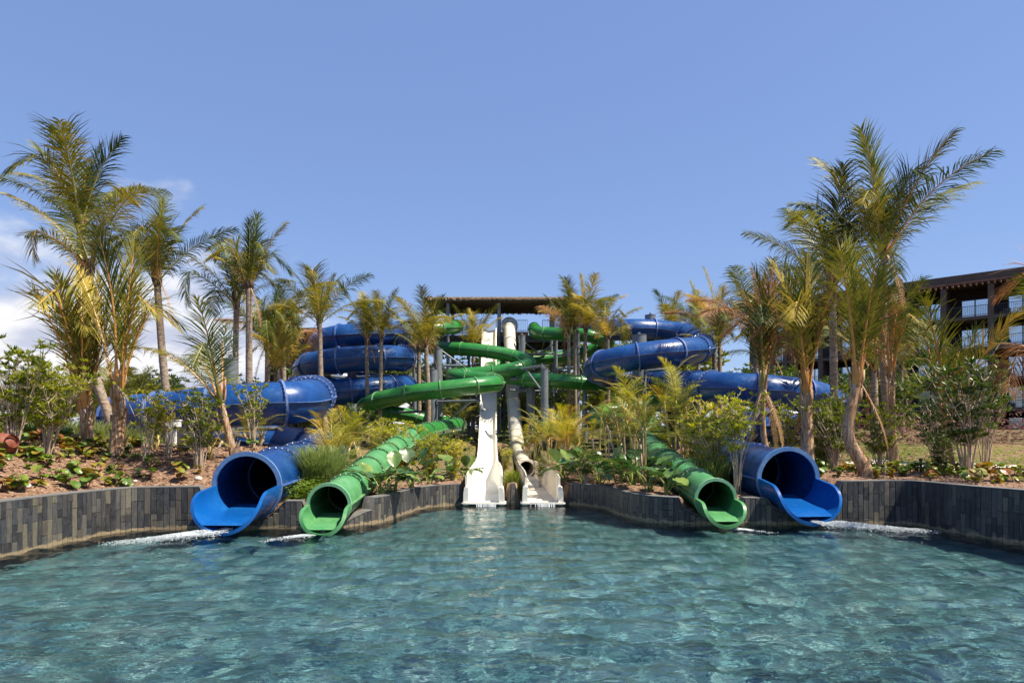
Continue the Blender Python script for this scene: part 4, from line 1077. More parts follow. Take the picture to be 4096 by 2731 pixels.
# ---------------------------------------------------------------- shrubs
def shrub_parts(seed, h, w, stems, tips, leaf, leafy=.5):
    rs = random.Random(seed); st = MB(); lv = []; lf = []
    def leafs(p, d, n, ll):
        for k in range(n):
            a = rs.uniform(0, 2*PI); s = Vector((math.cos(a), math.sin(a), rs.uniform(-.1, 1.0)))+d*.7; s.normalize(); L = ll*rs.uniform(.7, 1.25); ww = L*.105
            sd = s.cross(Vector((rs.uniform(-1, 1), rs.uniform(-1, 1), rs.uniform(-.3, 1)))).normalized()*ww
            m = p+s*L*.5+Vector((0, 0, -.01)); e = p+s*L+Vector((0, 0, -L*rs.uniform(.0, .35))); b0 = len(lv)
            lv.extend([tuple(p), tuple(m-sd), tuple(e), tuple(m+sd)]); lf.append((b0, b0+1, b0+2, b0+3))
    for s in range(stems):
        a = rs.uniform(0, 2*PI); sp = rs.uniform(.1, 1)*w*.5; hh = h*rs.uniform(.7, 1.0)
        top = Vector((math.cos(a)*sp, math.sin(a)*sp, hh)); mid = Vector((math.cos(a+.5)*sp*.35, math.sin(a+.5)*sp*.35, hh*.45)); b0 = Vector((math.cos(a)*.05*rs.random(), math.sin(a)*.05*rs.random(), -.08))
        pts = catmull([tuple(b0), tuple(mid), tuple(top)], .18); n = len(pts)
        st.tube(pts, [.0082*(1-.6*i/(n-1)) for i in range(n)], 5, False)
        for k in range(tips):
            i = rs.randrange(int(n*(1-leafy)), n); p = pts[i]; aa = rs.uniform(0, 2*PI); ln = rs.uniform(.12, .5)*h*.45
            q = p+Vector((math.cos(aa)*ln*.75, math.sin(aa)*ln*.75, ln*rs.uniform(.4, 1)))
            st.tube([p, (p+q)/2+Vector((0, 0, -.02)), q], [.0045, .004, .0025], 4, False)
            leafs(q, (q-p).normalized(), rs.randint(15, 22), leaf); leafs((p+q)/2, (q-p).normalized(), 4, leaf*.9)
        leafs(top, Vector((0, 0, 1)), 20, leaf)
    v = np.concatenate(st.v)
    return mesh('stems', v, st.f, True, [M['stem_pale']]), (lv, lf)
SHR = {}
def shrub(label, x, Y, h, kind='a', leafm='shrub_leaf', seed=0, dz=0, wide=1.0, name='shrub', group=None):
    key = (kind, leafm)
    if key not in SHR:
        par = {'a': (3, 1.0, .72, 17, 7, .070, .55), 'b': (4, 1.0, .82, 20, 8, .066, .62), 'c': (5, 1.0, .95, 24, 11, .078, .88), 'd': (6, 1.0, .62, 12, 5, .070, .5), 'e': (8, 1.0, .95, 22, 14, .09, .95)}[kind]
        s, l = shrub_parts(*par); SHR[key] = (s, mesh('foliage', l[0], l[1], False, [M[leafm]]))
    s, l = SHR[key]; rs = random.Random(seed*7+int(x)); p = Dg(x, Y, dz); rz = rs.uniform(0, 6.28)
    t = thing(name, label, 'shrub', tuple(p), (0, 0, rz), group); sc = (h*wide, h*wide, h)
    link('stems', s, t, scale=sc); link('foliage', l, t, scale=sc)
    return t
for a in [
  ('tall yellow-green shrub with bare stems at the left picture edge', 28, 15.6, 2.35, 'a'),
  ('tall twiggy shrub second from the left picture edge', 108, 16.4, 2.2, 'b'),
  ('bare-stemmed shrub in front of the left end of the blue tube', 338, 17.4, 1.75, 'd'),
  ('leafy shrub with fanned stems left of the leaning young palm', 458, 17.0, 1.85, 'a'),
  ('thin-leaved upright shrub right of the leaning young palm', 583, 19.4, 1.7, 'd'),
  ('sparse shrub by the white utility box', 388, 17.8, 1.4, 'd'),
  ('big yellow-green shrub in front of the open white chute', 985, 22.8, 1.45, 'c'),
  ('rounded yellow-green shrub right beside the open white chute', 1040, 24.0, 1.25, 'c'),
  ('yellow-green shrub behind the left green tube bend', 905, 27, 1.8, 'c'),
  ('bushy shrub left of the green tube under the steel arms', 868, 29, 1.8, 'b'),
  ('shrub at the foot of the tall steel columns', 940, 30, 1.7, 'e'),
  ('small shrub between the two white slides', 1162, 27.5, .75, 'c'),
  ('large leafy shrub left of the right blue mouth', 1640, 20.0, 2.0, 'b'),
  ('slim upright shrub standing against the right blue tube', 1690, 17.9, 2.35, 'd'),
  ('shrub with long bare stems right of the right green tube', 1665, 22.5, 2.4, 'a'),
  ('tangled shrub in front of the right blue loop', 1600, 21.8, 2.1, 'a'),
  ('pale-twigged shrub between two thick right palm stems', 1918, 19.3, 2.0, 'b'),
  ('yellow-green shrub behind the pale-twigged shrub', 1895, 22.0, 2.1, 'c'),
  ('leafy shrub left of the thick-stemmed palm', 1800, 23.0, 1.9, 'b'),
  ('shrub right of the bent-stemmed palm', 2020, 20.5, 1.9, 'b'),
  ('sparse shrub in front of the cream tube on its right', 1240, 27, 1.2, 'd'),
  ('leafy shrub in the right planter behind the elephant ears', 1345, 21.5, 1.1, 'b'),
  ('twiggy shrub behind the areca canes', 1500, 26.5, 2.2, 'a'),
  ]: shrub(*a, seed=len(a[0]))
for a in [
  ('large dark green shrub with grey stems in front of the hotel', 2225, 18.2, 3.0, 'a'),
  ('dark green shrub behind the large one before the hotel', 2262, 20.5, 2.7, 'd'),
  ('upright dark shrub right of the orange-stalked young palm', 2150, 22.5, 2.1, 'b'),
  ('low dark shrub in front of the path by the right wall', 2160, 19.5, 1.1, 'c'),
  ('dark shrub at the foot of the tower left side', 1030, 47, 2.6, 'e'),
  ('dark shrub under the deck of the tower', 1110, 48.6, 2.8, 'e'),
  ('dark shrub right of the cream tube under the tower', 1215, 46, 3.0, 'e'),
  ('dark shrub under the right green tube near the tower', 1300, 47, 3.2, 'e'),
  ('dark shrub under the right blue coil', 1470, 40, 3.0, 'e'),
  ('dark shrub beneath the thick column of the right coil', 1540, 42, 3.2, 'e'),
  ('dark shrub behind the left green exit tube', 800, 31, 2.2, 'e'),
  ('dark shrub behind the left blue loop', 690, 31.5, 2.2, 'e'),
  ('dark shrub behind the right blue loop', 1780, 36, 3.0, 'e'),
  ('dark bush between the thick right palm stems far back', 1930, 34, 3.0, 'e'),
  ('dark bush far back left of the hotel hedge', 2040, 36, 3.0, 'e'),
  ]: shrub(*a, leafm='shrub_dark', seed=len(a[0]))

# ---------------------------------------------------------------- elephant ears: every leaf its own piece
def ear_leaf(seed):
    rs = random.Random(seed); V = []; Fc = []; MI = []
    L = .60; H_ = rs.uniform(.35, .72); lean = rs.uniform(.15, .45)
    path = [Vector((0, 0, -.05)), Vector((lean*.35, 0, H_*.55)), Vector((lean, 0, H_))]
    b = MB(); b.tube(catmull([tuple(p) for p in path], .1), [.020-.0016*i for i in range(len(catmull([tuple(p) for p in path], .1)))], 6)
    V = [tuple(p) for p in np.concatenate(b.v)]; Fc = list(b.f); MI = [0]*len(Fc)
    n, m = 10, 6; b0 = len(V); pit = rs.uniform(-1.2, .15)
    for i in range(n+1):
        t = i/n; x = (t-.22)*L
        w = L*.40*(math.sin(PI*min(1, t*.96+.06))**.75)*(1.12 if t < .4 else 1)
        if t < .22: w *= .75+t*1.1
        for j in range(m+1):
            s = j/m*2-1; yy = w*s; notch = -.16*L*(1-t/.22)*abs(s) if t < .22 else 0
            wav = .018*math.sin(t*22+s*3)*abs(s)**2
            zz = .09*abs(s)*L+wav-.28*L*t*t
            xx = x+notch*.4
            q = Vector((lean, 0, H_))+Vector((math.cos(pit)*xx+math.sin(pit)*zz*.0+math.sin(pit)*-zz*0, yy, -math.sin(pit)*xx+zz))
            V.append(tuple(q))
    for i in range(n):
        for j in range(m): a = b0+i*(m+1)+j; Fc.append((a, a+1, a+m+2, a+m+1)); MI.append(1)
    return mesh('leaf', V, Fc, True, [M['petiole'], M['big_leaf']], MI)
EARS = [ear_leaf(k) for k in range(8)]
def elephant_ear(label, x, Y, size, seed, n=9):
    rs = random.Random(seed); p = Dg(x, Y); t = thing('elephant_ear', label, 'plant', tuple(p), group='elephant ears in the planters')
    for i in range(n):
        s = size*rs.uniform(.7, 1.15); link('leaf', rs.choice(EARS), t, (rs.uniform(-.07, .07), rs.uniform(-.07, .07), 0), (rs.uniform(-.1, .1), rs.uniform(-.1, .25), i*2.4+rs.uniform(-.4, .4)), (s, s*rs.uniform(.85, 1.1), s*rs.uniform(.9, 1.2)))
for i, (lab, x, Y, s, n) in enumerate([
  ('big elephant ear leaning over the left green tube', 872, 17.6, 1.15, 9), ('elephant ear with a yellowed leaf right of the left green tube', 905, 18.2, 1.0, 9),
  ('elephant ear at the curve of the left planter wall', 945, 19.6, .95, 8), ('elephant ear between shrub and left planter coping', 985, 21.2, .8, 8), ('elephant ear nearest the open white chute', 1040, 22.2, .85, 8),
  ('elephant ear half hidden by the open chute shrub', 1068, 24.5, .95, 7),
  ('elephant ear close to the cream runout box', 1292, 25.0, .9, 9), ('elephant ear right of the cream runout', 1300, 22.8, .95, 9), ('upright elephant ear before the golden areca', 1338, 22.4, 1.15, 10),
  ('dark elephant ear in the middle of the right planter', 1378, 21.6, 1.05, 10), ('elephant ear behind the right planter coping', 1420, 20.6, 1.0, 10), ('large elephant ear with silvery leaf backs', 1452, 19.6, 1.15, 10),
  ('elephant ear at the bend of the right planter wall', 1490, 18.4, 1.0, 10), ('elephant ear touching the right green tube', 1530, 17.7, 1.0, 9), ('elephant ear up the slope behind the right planter', 1400, 24.0, 1.0, 9), ('elephant ear in shade under the areca canes', 1470, 22.2, 1.0, 9)]):
    elephant_ear(lab, x, Y, s, 300+i, n)

# ---------------------------------------------------------------- grasses
def grass_clump(label, x, Y, r, h, n, seed, mat='grass', name='grass_clump', cat='grass', sx=1.0):
    rs = np.random.default_rng(seed); p = Dg(x, Y)
    a = rs.uniform(0, 2*PI, n); d = r*np.sqrt(rs.random(n)); bx, by = np.cos(a)*d*sx, np.sin(a)*d
    g0 = ground_z(p.x+bx, p.y+by); ok = under_tubes(p.x+bx, p.y+by, g0) > g0-.01
    a, bx, by, g0 = a[ok], bx[ok], by[ok], g0[ok]; n = len(a)
    hh = h*rs.uniform(.5, 1.1, n); le = rs.uniform(.1, .75, n)*hh; aa = a+rs.uniform(-1, 1, n); w = rs.uniform(.005, .010, n); wx, wy = -np.sin(aa)*w, np.cos(aa)*w
    V = []
    for t in (0, .5, .85, 1):
        k = 1 if t < .6 else .6 if t < 1 else .05; X_, Y_ = bx+np.cos(aa)*le*t*t, by+np.sin(aa)*le*t*t; Z_ = g0-p.z-.03+hh*(t-.22*t**4)
        V += [np.stack([X_-wx*k, Y_-wy*k, Z_], 1), np.stack([X_+wx*k, Y_+wy*k, Z_], 1)]
    V = np.stack(V, 1).reshape(-1, 3); b0 = np.arange(n)*8
    f = np.concatenate([np.stack([b0+2*q, b0+2*q+1, b0+2*q+3, b0+2*q+2], 1) for q in range(3)])
    t = thing(name, label, cat, tuple(p)); link('blades', mesh('blades', V, f, False, [M[mat]]), t)
grass_clump('tall wispy grass clump between the left blue and green exit tubes', 752, 18.6, .85, 1.5, 3600, 1)
grass_clump('smaller wispy grass clump behind the tall one', 800, 22, .7, 1.0, 1300, 2)
grass_clump('wispy grass clump right of the right green exit tube', 1612, 19.4, .8, 1.15, 1500, 3)
grass_clump('grassy tuft between the two white slides at the wall', 1178, 22.3, .35, .55, 420, 4, 'lawn')
grass_clump('grass strip behind the sea grape at the left edge', 120, 20.8, 1.8, .7, 2600, 5, 'grass', sx=1.8)
grass_clump('yellow grass tuft by the left blue tube support', 700, 23, .7, .7, 600, 6, 'lawn')
# leafy ground cover between the left exits
def cover(name, label, boxes, n, seed, mat, size, hmax, kind='stuff', cat='ground cover'):
    rs = np.random.default_rng(seed); V = []; Fc = []; tot = sum((b[1]-b[0])*(b[3]-b[2]) for b in boxes)
    for (x0, x1, y0, y1) in boxes:
        k = int(n*(x1-x0)*(y1-y0)/tot); x = rs.uniform(x0, x1, k); y = rs.uniform(y0, y1, k)
        cl = np.sin(x*2.1+1)*np.sin(y*2.7)+np.sin(x*5.3+y*3.1)*.5+rs.normal(0, .5, k); keep = cl > -.2; x, y = x[keep], y[keep]
        d = sdist(x, y); keep = d > .36; x, y = x[keep], y[keep]; z0 = under_tubes(x, y, ground_z(x, y)); k = len(x)
        hh = hmax*(.25+.75*rs.random(k))
        for i in range(k):
            a = rs.uniform(0, 2*PI); s = size*rs.uniform(.6, 1.3); c = np.array([x[i], y[i], z0[i]+hh[i]*rs.uniform(.1, 1)])
            dx = np.array([math.cos(a), math.sin(a), rs.uniform(-.5, .5)])*s; dy = np.array([-math.sin(a), math.cos(a), rs.uniform(-.5, .5)])*s*.42
            b0 = len(V); V += [tuple(c-dx), tuple(c-dy), tuple(c+dx), tuple(c+dy)]; Fc.append((b0, b0+1, b0+2, b0+3))
    o = link(name, mesh(name, V, np.array(Fc), False, [M[mat]])); tag(o, label, cat, kind=kind); return o
cover('ground_cover', 'bright leafy ground cover between the left blue and green exits', [(-5.4, -4.7, 16.2, 18.2)], 2600, 21, 'lawn', .05, .55)
cover('ground_cover', 'patchy green creeper over the planter slopes', [(-3.6, 4.4, 21.9, 36), (2.9, 4.4, 18.5, 22), (-4.0, -2.9, 17.5, 21.9)], 7000, 22, 'lawn', .045, .14)
cover('ground_cover', 'green ground cover around the path on the right', [(11.5, 22, 22.5, 30), (13.5, 22, 18, 21)], 9000, 23, 'lawn', .06, .25)
cover('ground_cover', 'green and yellow ground cover among the right palms', [(8.2, 17, 20.5, 31)], 9000, 33, 'lawn', .06, .35)
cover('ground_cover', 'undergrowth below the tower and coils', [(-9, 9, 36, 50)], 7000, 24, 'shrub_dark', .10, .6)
cover('hedge', 'purple-brown hedge in front of the hotel', [(13, 32, 30.5, 34.5)], 14000, 25, 'purple', .09, 1.7, cat='hedge')
cover('ground_cover', 'low greenery behind the left bed', [(-22, -12, 24, 40)], 9000, 26, 'lawn', .10, .8)

# ---------------------------------------------------------------- sea grape seedlings, chips, stones, hoses
def seagrape_mesh(seed):
    rs = random.Random(seed); b = MB(); V = []; Fc = []
    for i in range(rs.randint(5, 8)):
        a = i*2.2+rs.uniform(-.4, .4); h = rs.uniform(.05, .24); r = rs.uniform(.02, .12); c = Vector((math.cos(a)*r, math.sin(a)*r, h)); s = rs.uniform(.055, .10)
        tilt = Vector((math.cos(a)*rs.uniform(.0, .9), math.sin(a)*rs.uniform(0, .9), 1)).normalized(); tilt.rotate(Matrix.Rotation(rs.uniform(-.5, .5), 3, 'X'))
        e1 = tilt.cross(Vector((0, 0, 1)))
        e1 = e1.normalized() if e1.length > .05 else Vector((1, 0, 0)); e2 = tilt.cross(e1)
        V = [c]+[c+(e1*math.cos(2*PI*k/10)*s+e2*math.sin(2*PI*k/10)*s*rs.uniform(.9, 1.05))+tilt*.018*math.cos(4*PI*k/10) for k in range(10)]
        b.add([tuple(q) for q in V], [(0, 1+k, 1+(k+1) % 10) for k in range(10)], 1)
        b.tube([(0, 0, -.03), tuple(c*.6+Vector((0, 0, -.01))), tuple(c)], .005, 4, False, 0)
    return mesh('sea_grape', np.concatenate(b.v), b.f, False, [M['hose'], M['seagrape']], b.mi)
SG = [seagrape_mesh(k) for k in range(9)]
rs = random.Random(77); placed = []
def scatter_sg(n, fn, label, group):
    k = 0; tries = 0
    while k < n and tries < 4000:
        tries += 1; x, y, s = fn()
        if any((x-a)**2+(y-b_)**2 < .035 for a, b_ in placed): continue
        if float(sdist(np.array([x]), np.array([y]))[0]) < .45: continue
        zz = gz(x, y)
        if float(under_tubes(np.array([x]), np.array([y]), np.array([zz]))[0]) < zz-.01: continue
        placed.append((x, y)); o = link('sea_grape', rs.choice(SG), None, (x, y, zz), (0, 0, rs.uniform(0, 6.3)), (s*.95, s*.95, s*.95))
        tag(o, label, 'plant', group); k += 1
def left_bed():
    while True:
        y = rs.uniform(12.2, 19.6); x = rs.uniform(-14.5, -6.9)
        px = CX+x/y*FPX
        if -80 < px < 1080 and (y > 15.9 or x < -9.3):
            dens = 1.0 if y > 17.2 else .6
            if px > 560: dens *= .35
            if rs.random() < dens: return x, y, rs.uniform(.8, 1.45)
scatter_sg(150, left_bed, 'sea grape seedling with round green and reddish leaves on the left mulch bed', 'sea grape seedlings on the left bed')
def right_bed():
    while True:
        y = rs.uniform(15.2, 20.5); x = rs.uniform(7.9, 14.0); px = CX+x/y*FPX
        if 3260 < px < 4150: return x, y, rs.uniform(.8, 1.5)
scatter_sg(85, right_bed, 'sea grape seedling with round leaves behind the shaded right wall', 'sea grape seedlings behind the right wall')
# bark chips
rn = np.random.default_rng(8); V = []; Fc = []
def chips(n, x0, x1, y0, y1, smax):
    x = rn.uniform(x0, x1, n); y = rn.uniform(y0, y1, n); d = sdist(x, y); k = d > .34; x, y = x[k], y[k]; z = under_tubes(x, y, ground_z(x, y))
    for i in range(len(x)):
        a = rn.uniform(0, 2*PI); s = rn.uniform(.012, smax); c = np.array([x[i], y[i], z[i]+.014])
        dx = np.array([math.cos(a), math.sin(a), rn.uniform(-.4, .4)])*s; dy = np.array([-math.sin(a), math.cos(a), rn.uniform(-.4, .4)])*s*rn.uniform(.3, .8)
        b0 = len(V); V.extend([tuple(c-dx-dy), tuple(c+dx-dy*.6), tuple(c+dx*.7+dy), tuple(c-dx*.8+dy*.8)]); Fc.append((b0, b0+1, b0+2, b0+3))
chips(14000, -14, -6.8, 10.5, 22, .042); chips(6000, 7.6, 14, 13, 22, .035); chips(5000, -4, 5, 17, 27, .04)
tag(link('bark_chips', mesh('bark_chips', V, np.array(Fc), False, [M['chip']])), 'brown bark chips strewn over the planting beds', 'mulch', kind='stuff')
def rock(label, x, y, Y, s, seed):
    rs_ = random.Random(seed); b = MB(); n, m = 10, 6; v = []
    for j in range(m+1):
        ph = PI*j/m
        for i in range(n): th = 2*PI*i/n; r = s*(1+.22*math.sin(3*th+seed)*math.sin(ph*2+seed)+rs_.uniform(-.1, .1)); v.append((r*math.sin(ph)*math.cos(th)*1.2, r*math.sin(ph)*math.sin(th), r*.72*math.cos(ph)))
    b.add(v, [(j*n+i, (j+1)*n+i, (j+1)*n+(i+1) % n, j*n+(i+1) % n) for j in range(m) for i in range(n)])
    p = Dg(x, Y); o = b.build('stone', M['rock'], None, True); o.location = (p.x, p.y, p.z+s*.3); tag(o, label, 'stone', 'pale stones on the mulch')
rock('pale stone lying left of the left blue mouth', 411, 0, 17.0, .095, 1)
rock('small pale stone at the wall next to the blue trough', 456, 0, 16.4, .075, 2)
rock('pale stone on the mulch under the left young palms', 250, 0, 16.2, .06, 3)
rock('pale flat stone near the left picture edge', 62, 0, 13.6, .07, 4)
rock('small pale stone in the middle of the left bed', 310, 0, 16.3, .045, 5)
def hose(label, pts):
    b = MB(); q = []
    for (x, Y) in pts: p = Dg(x, Y); q.append((p.x, p.y, p.z+.03))
    c = catmull(q, .12); c = [Vector((p.x+.02*math.sin(p.x*9), p.y+.03*math.sin(p.x*5), gz(p.x, p.y)+.028)) for p in c]
    b.tube(c, .011, 6); o = b.build('drip_hose', M['hose'], None, True); tag(o, label, 'hose', 'drip hoses on the left bed')
hose('brown drip hose running along the front of the left bed', [(-20, 13.3), (120, 14.6), (250, 16.6), (330, 16.9), (420, 17.2)])
hose('brown drip hose crossing the middle of the left bed', [(10, 15.2), (130, 16.6), (230, 17.6), (330, 17.8), (430, 18)])
hose('brown drip hose slanting across the left bed', [(235, 16.3), (265, 17.1), (300, 17.7), (420, 18.6)])
# utility box, terracotta ball, bollards
t = thing('utility_box', 'white utility cabinet standing under the left blue tube', 'cabinet', tuple(Dg(398, 19.6)))
b = MB(); q = t.location; b.box((q.x, q.y, q.z+.42), (.30, .34, .70)); b.build('cabinet_body', M['utility'], t)
b = MB(); b.box((q.x, q.y-.176, q.z+.42), (.26, .012, .64)); b.build('door', M['utility'], t)
b = MB(); b.box((q.x, q.y, q.z+.785), (.34, .38, .03)); b.build('lid', M['utility'], t)
b = MB(); b.box((q.x+.34, q.y+.05, q.z+.3), (.34, .3, .6)); b.build('side_box', M['dark_steel'], t)
b = MB(); n, m = 18, 10; p = Dg(6, 15.4); v = []
for j in range(m+1):
    ph = PI*j/m; r = .30*math.sin(ph)*(1 if j < m-1 else .8)+.001
    for i in range(n): v.append((r*math.cos(2*PI*i/n), r*math.sin(2*PI*i/n), .26*math.cos(ph)))
b.add(v, [(j*n+i, (j+1)*n+i, (j+1)*n+(i+1) % n, j*n+(i+1) % n) for j in range(m) for i in range(n)])
t = thing('pot', 'brown terracotta pot lying at the left picture edge', 'pot', (p.x, p.y, p.z+.2)); o = b.build('belly', M['terracotta'], None, True); o.parent = t
b = MB(); b.tube([(.24, -.1, .05), (.33, -.14, .07)], [.13, .15], 16, False); o = b.build('pot_rim', M['terracotta'], None, True); o.parent = t
for lab, x, Y in (('short dark bollard light at the near end of the path', 2115, 18.9), ('short dark bollard light farther along the path', 2140, 24)):
    p = Dg(x, Y); t = thing('bollard_light', lab, 'bollard', tuple(p)); b = MB(); b.cyl((p.x, p.y, p.z-.1), .035, .45, 12); b.build('post', M['dark_steel'], t, True)
    b = MB(); b.cyl((p.x, p.y, p.z+.351), .055, .05, 12); b.build('cap', M['dark_steel'], t, True)
# path
b = MB(); L_ = [(10.9, 20.4), (11.8, 20.9), (13.2, 20.6), (15, 19.4), (17, 17.6), (20, 15)]; R_ = [(11.2, 23.2), (12.4, 23.4), (14.2, 22.6), (16.5, 20.9), (19, 18.6), (23, 15)]
a1, a2 = spline2(L_, .25), spline2(R_, .25); n = min(len(a1), len(a2)); a1 = np.array([a1[int(i*(len(a1)-1)/(n-1))] for i in range(n)]); a2 = np.array([a2[int(i*(len(a2)-1)/(n-1))] for i in range(n)]); v = []; f = []; w = 8
for i in range(n):
    for j in range(w+1): x, y = a1[i]+(a2[i]-a1[i])*j/w; v.append((x, y, gz(x, y)+.05))
for i in range(n-1):
    for j in range(w): f.append((i*(w+1)+j, (i+1)*(w+1)+j, (i+1)*(w+1)+j+1, i*(w+1)+j+1))
b.add(v, f); tag(b.build('path', M['path'], None, True), kind='structure')

# ---------------------------------------------------------------- background greenery on the left
for i, (lab, x, y, Y, L) in enumerate([
  ('bushy green palm low behind the young left palms', 150, 935, 30, 3.0), ('bright green fan of palm fronds left of the drooping young palm', 195, 930, 33, 3.2), ('low palm bush between the two left young palms', 235, 945, 29, 2.8),
  ('olive palm bush behind the upright young palm', 300, 960, 31, 2.6), ('low palm bush at the left picture edge behind the shrubs', 60, 945, 32, 3.0), ('low palm bush under the white cloud', 330, 935, 40, 3.0), ('distant palm bush beside the curved palm trunk', 100, 925, 40, 3.4), ('distant palm bush by the left end of the blue tube', 275, 925, 44, 3.4)]):
    palm(lab, Dg(x, Y), D(x, y+20, Y), 20, L, .12, .1, [G_, O_, G_, O_], (80, -5), 0, 500+i, name='palm_bush', cat='palm bush', swell=.02)

for i in range(22):
    X_ = -34+i*3.3+random.Random(i).uniform(-1, 1); Y_ = 60+random.Random(i+50).uniform(-3, 10)
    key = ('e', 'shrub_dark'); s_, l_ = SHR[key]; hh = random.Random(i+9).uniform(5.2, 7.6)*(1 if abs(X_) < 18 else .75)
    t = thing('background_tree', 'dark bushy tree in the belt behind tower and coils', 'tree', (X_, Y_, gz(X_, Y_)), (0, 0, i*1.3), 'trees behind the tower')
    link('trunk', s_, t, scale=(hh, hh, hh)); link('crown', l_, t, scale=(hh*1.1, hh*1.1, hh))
# ---------------------------------------------------------------- hotel on the right
def hotel():
    o0 = Vector((46.8, 69, 0)); dirv = Vector((-.743, .67, 0)).normalized(); nrm = Vector((-.67, -.743, 0)).normalized()   # facade looks to the pool
    rz = math.atan2(dirv.y, dirv.x)
    t = thing('hotel', 'dark brown four-storey hotel with balconies behind the right palms', 'building', (46.8, 69, 2))
    def bx(name, s, out, z, d, m, par=t):          # s along the facade, out towards the pool
        b = MB(); c = o0+dirv*s+nrm*out; b.box((c.x, c.y, z), d, rz); return b.build(name, m, par)
    bay = 4.02; s0 = -13.5; nb = 9; zr = 17.55; fh = 3.08
    L = nb*bay; cs = s0+L/2
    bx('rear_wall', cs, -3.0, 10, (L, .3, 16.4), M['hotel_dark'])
    bx('roof', cs, -4.6, zr+.05, (L+1.2, 10.2, .5), M['hotel_wall']); bx('parapet', cs, .62, zr+.42, (L+1.6, .25, .9), M['hotel_wall'])
    bx('cornice', cs, .78, zr+.0, (L+1.9, .3, .22), M['hotel_beam']); bx('end_wall', s0+L+.1, -4.5, 9.5, (.3, 9.5, 16), M['hotel_wall'])
    for i in range(int(L/.5)): bx('rafter_end', s0+.25+i*.5, .75, zr-.32, (.14, 1.1, .2), M['hotel_beam'])
    for f in range(5):
        zf = zr-.55-fh*(f+1)
        bx('balcony_slab', cs, -.85, zf, (L, 3.7, .32), M['hotel_wall'])
        for k in range(nb):
            sc = s0+bay*(k+.5)
            w = bx('window', sc-.2, -2.80, zf+1.35, (2.5, .10, 2.2), M['rail'])
            for q in (-.6, .6):
                b = MB(); c = o0+dirv*(sc-.2+q)+nrm*-2.73; b.box((c.x, c.y, zf+1.35), (1.08, .05, 2.02), rz); e = b.build('pane', M['curtain'], None, False, t.location); e.parent = w
            b = MB()
            for zz in (zf+.28, zf+1.2):
                c = o0+dirv*sc+nrm*.93; b.box((c.x, c.y, zz), (bay-.5, .05, .05), rz)
            for q in range(24):
                c = o0+dirv*(sc-(bay-.55)/2+(bay-.55)*q/23)+nrm*.93; b.box((c.x, c.y, zf+.74), (.028, .028, .92), rz)
            b.build('railing', M['rail'], t)
            if k % 2 == 0: bx('armchair', sc+.9, -.6, zf+.5, (.6, .6, .7), M['rail'])
    for k in range(nb+1):
        bx('column', s0+bay*k, .78, 9.0, (.5, .5, 16.2), M['hotel_wall']); bx('partition', s0+bay*k, -1.1, 9.2, (.2, 3.4, 16.4), M['hotel_wall'])
    for k, q in ((2.2, .9), (5.1, .7)): bx('roof_vent', s0+bay*k, -.6, zr+1.1, (q, .6, .8), M['hotel_wall'])
hotel()
def lodge():
    t = thing('lodge', 'brown timber-framed building behind the palms left of the blue coil', 'building', (-17.5, 62, 2))
    x0, x1 = -22.2, -11.5
    b = MB(); b.box(((x0+x1)/2, 64, 6.6), (x1-x0, 4, 9.6)); b.build('wall', M['hotel_dark'], t)
    for z in (4.2, 6.9, 9.5): b = MB(); b.box(((x0+x1)/2, 61.9, z), (x1-x0+.2, .5, .42)); b.build('floor_band', M['hotel_wall'], t)
    for i in range(6): b = MB(); b.box((x0+.15+i*(x1-x0-.3)/5, 61.75, 6.5), (.42, .45, 9.6)); b.build('post', M['brown_wood'], t)
    for i in range(5):
        for z in (5.5, 8.2, 10.6):
            w_ = MB(); xx = x0+1.2+i*2.08; w_.box((xx, 61.97, z), (1.3, .1, 1.7)); w = w_.build('window', M['brown_wood'], t)
            p_ = MB(); p_.box((xx, 61.9, z), (1.1, .05, 1.5)); e = p_.build('pane', M['rail'], None); e.parent = w; e.location = (0, 0, 0); e.matrix_parent_inverse.identity(); 
            me = e.data; me.transform(Matrix.Translation(-t.location))
    b = MB(); b.box(((x0+x1)/2, 63.5, 11.55), (x1-x0+1, 5.5, .4)); b.build('roof', M['brown_wood'], t)
lodge()

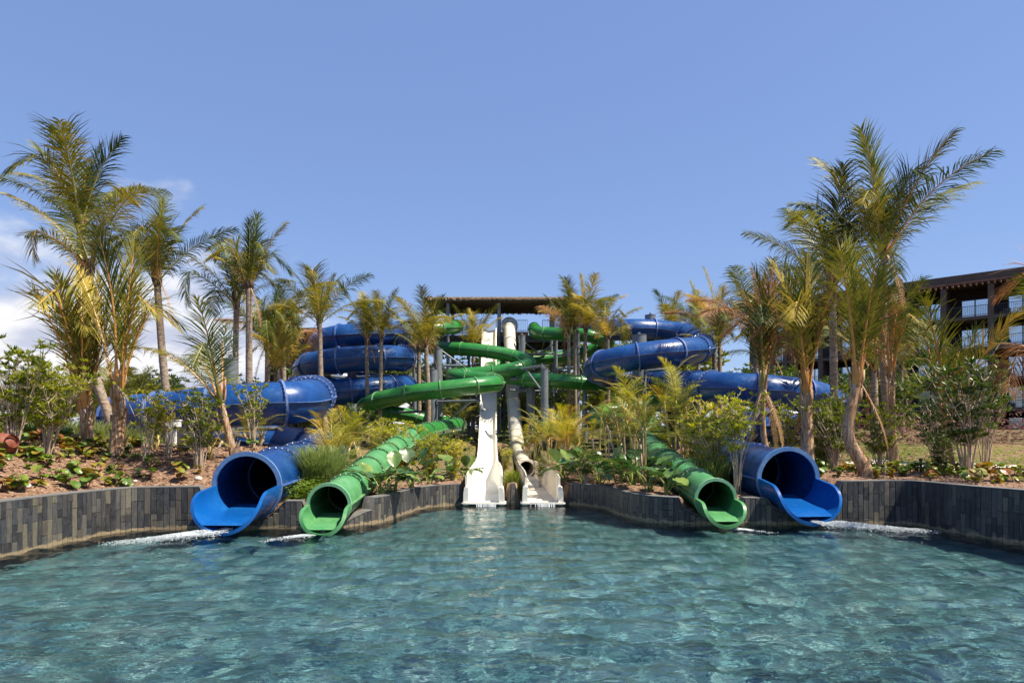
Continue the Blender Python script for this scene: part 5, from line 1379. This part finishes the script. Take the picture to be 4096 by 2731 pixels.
# ---------------------------------------------------------------- rushing water at the exits
def foam(label, p0, d, L, w0, w1, h, seed):
    rs = np.random.default_rng(seed); nu, nv = 70, 26; V = []; dn = []
    d = Vector(d).normalized(); s = Vector((-d.y, d.x, 0)); ph = rs.uniform(0, 9, 12)
    for i in range(nu+1):
        t = i/nu; wid = w0+(w1-w0)*t**.8
        for j in range(nv+1):
            q = j/nv*2-1; c = Vector(p0)+d*(L*t-.12)+s*(wid*q+.12*math.sin(5*t+ph[0])*t)
            env = max(0, (1-q*q))*(math.sin(PI*min(1, t*1.15+.04))**.7 if t < .78 else max(0, (1-t)/.22)*.64)
            bump = sum(math.sin(c.x*f+ph[k])*math.sin(c.y*f*1.1+ph[k+1])/(1+.05*f) for k, f in enumerate((4, 7, 11, 17, 26)))*.22
            z = .012+.7*h*env*(1+1.0*bump)*(1-.6*t)+.12*(1-float(sm(.02, .16, t)))
            V.append((c.x, c.y, max(.006, z))); dn.append(env*(1.05-.75*t)+.05*bump-.12*abs(q))
    idx = np.arange((nu+1)*(nv+1)).reshape(nu+1, nv+1)
    f = np.stack([idx[:-1,:-1].ravel(), idx[1:,:-1].ravel(), idx[1:,1:].ravel(), idx[:-1,1:].ravel()], 1)
    me = mesh('foam', V, f, True, [M['foam']]); a = me.attributes.new('dens', 'FLOAT', 'POINT'); a.data.foreach_set('value', np.array(dn, dtype=np.float32))
    root = thing('foam', label, 'foam', (p0[0], p0[1], 0)); o = link('foam_film', me, root, (-p0[0], -p0[1], 0))
    b = MB(); n = int(900*L*max(.5, h/.1)); OC = [(1, 0, 0), (-1, 0, 0), (0, 1, 0), (0, -1, 0), (0, 0, 1), (0, 0, -1)]; OF = [(0, 2, 4), (2, 1, 4), (1, 3, 4), (3, 0, 4), (2, 0, 5), (1, 2, 5), (3, 1, 5), (0, 3, 5)]
    for i in range(n):
        t = rs.beta(1.25, 2.0); q = float(np.clip(rs.normal(0, .30), -1, 1)); wid = w0+(w1-w0)*t**.8
        c = Vector(p0)+d*(L*t)+s*(wid*q+.12*math.sin(5*t+ph[0])*t); top = h*(1-q*q)*(1-.75*t)*1.1*(.2+.8*float(sm(0, .25, t)))
        r = rs.uniform(.005, .015)*(1-.4*t); b.add(np.array(OC)*np.array([r*1.5, r*1.3, r*.8])*rs.uniform(.8, 1.2, 3)+np.array([c.x, c.y, max(.008, top*rs.random()**.6)+.12*(1-float(sm(.02, .16, t)))]), OF)
    tag(b.build('spray', M['spray'], root, True), kind='stuff')
foam('white rushing foam below the left blue trough', (-6.12, 14.86, 0), (-.60, -.46, 0), 2.5, .34, .5, .17, 1)
foam('small white foam trail below the left green trough', (-4.02, 14.80, 0), (-.70, -.6, 0), 1.5, .2, .34, .07, 2)
foam('small white foam trail below the right green trough', (4.92, 15.72, 0), (.75, -.5, 0), 1.2, .16, .25, .05, 3)
foam('white rushing foam below the right blue trough', (7.05, 16.12, 0), (.88, -.42, 0), 2.7, .34, .45, .2, 4)
def curtain(label, cx, Y, w, seed):
    rs_ = random.Random(seed); b = MB()
    for i in range(46):
        x = cx+rs_.uniform(-w/2, w/2); ww = rs_.uniform(.004, .014); h0 = .07
        b.add([(x, Y, h0), (x+ww, Y, h0), (x+ww*1.2, Y-.07, -.01), (x-ww*.2, Y-.07, -.01)], [(0, 1, 2, 3)])
    me = b.build('water_curtain', M['curtain_w'], None); tag(me, label, 'falling water')
m_, n_, p_, o_ = material('falling_water'); p_.inputs['Base Color'].default_value = (.8, .86, .9, 1); p_.inputs['Roughness'].default_value = .2; p_.inputs['Alpha'].default_value = .65; M['curtain_w'] = m_
curtain('thin water curtain spilling off the open white chute', -.80, 20.83, .60, 1)
curtain('thin water curtain spilling off the cream runout', .93, 20.83, .80, 2)
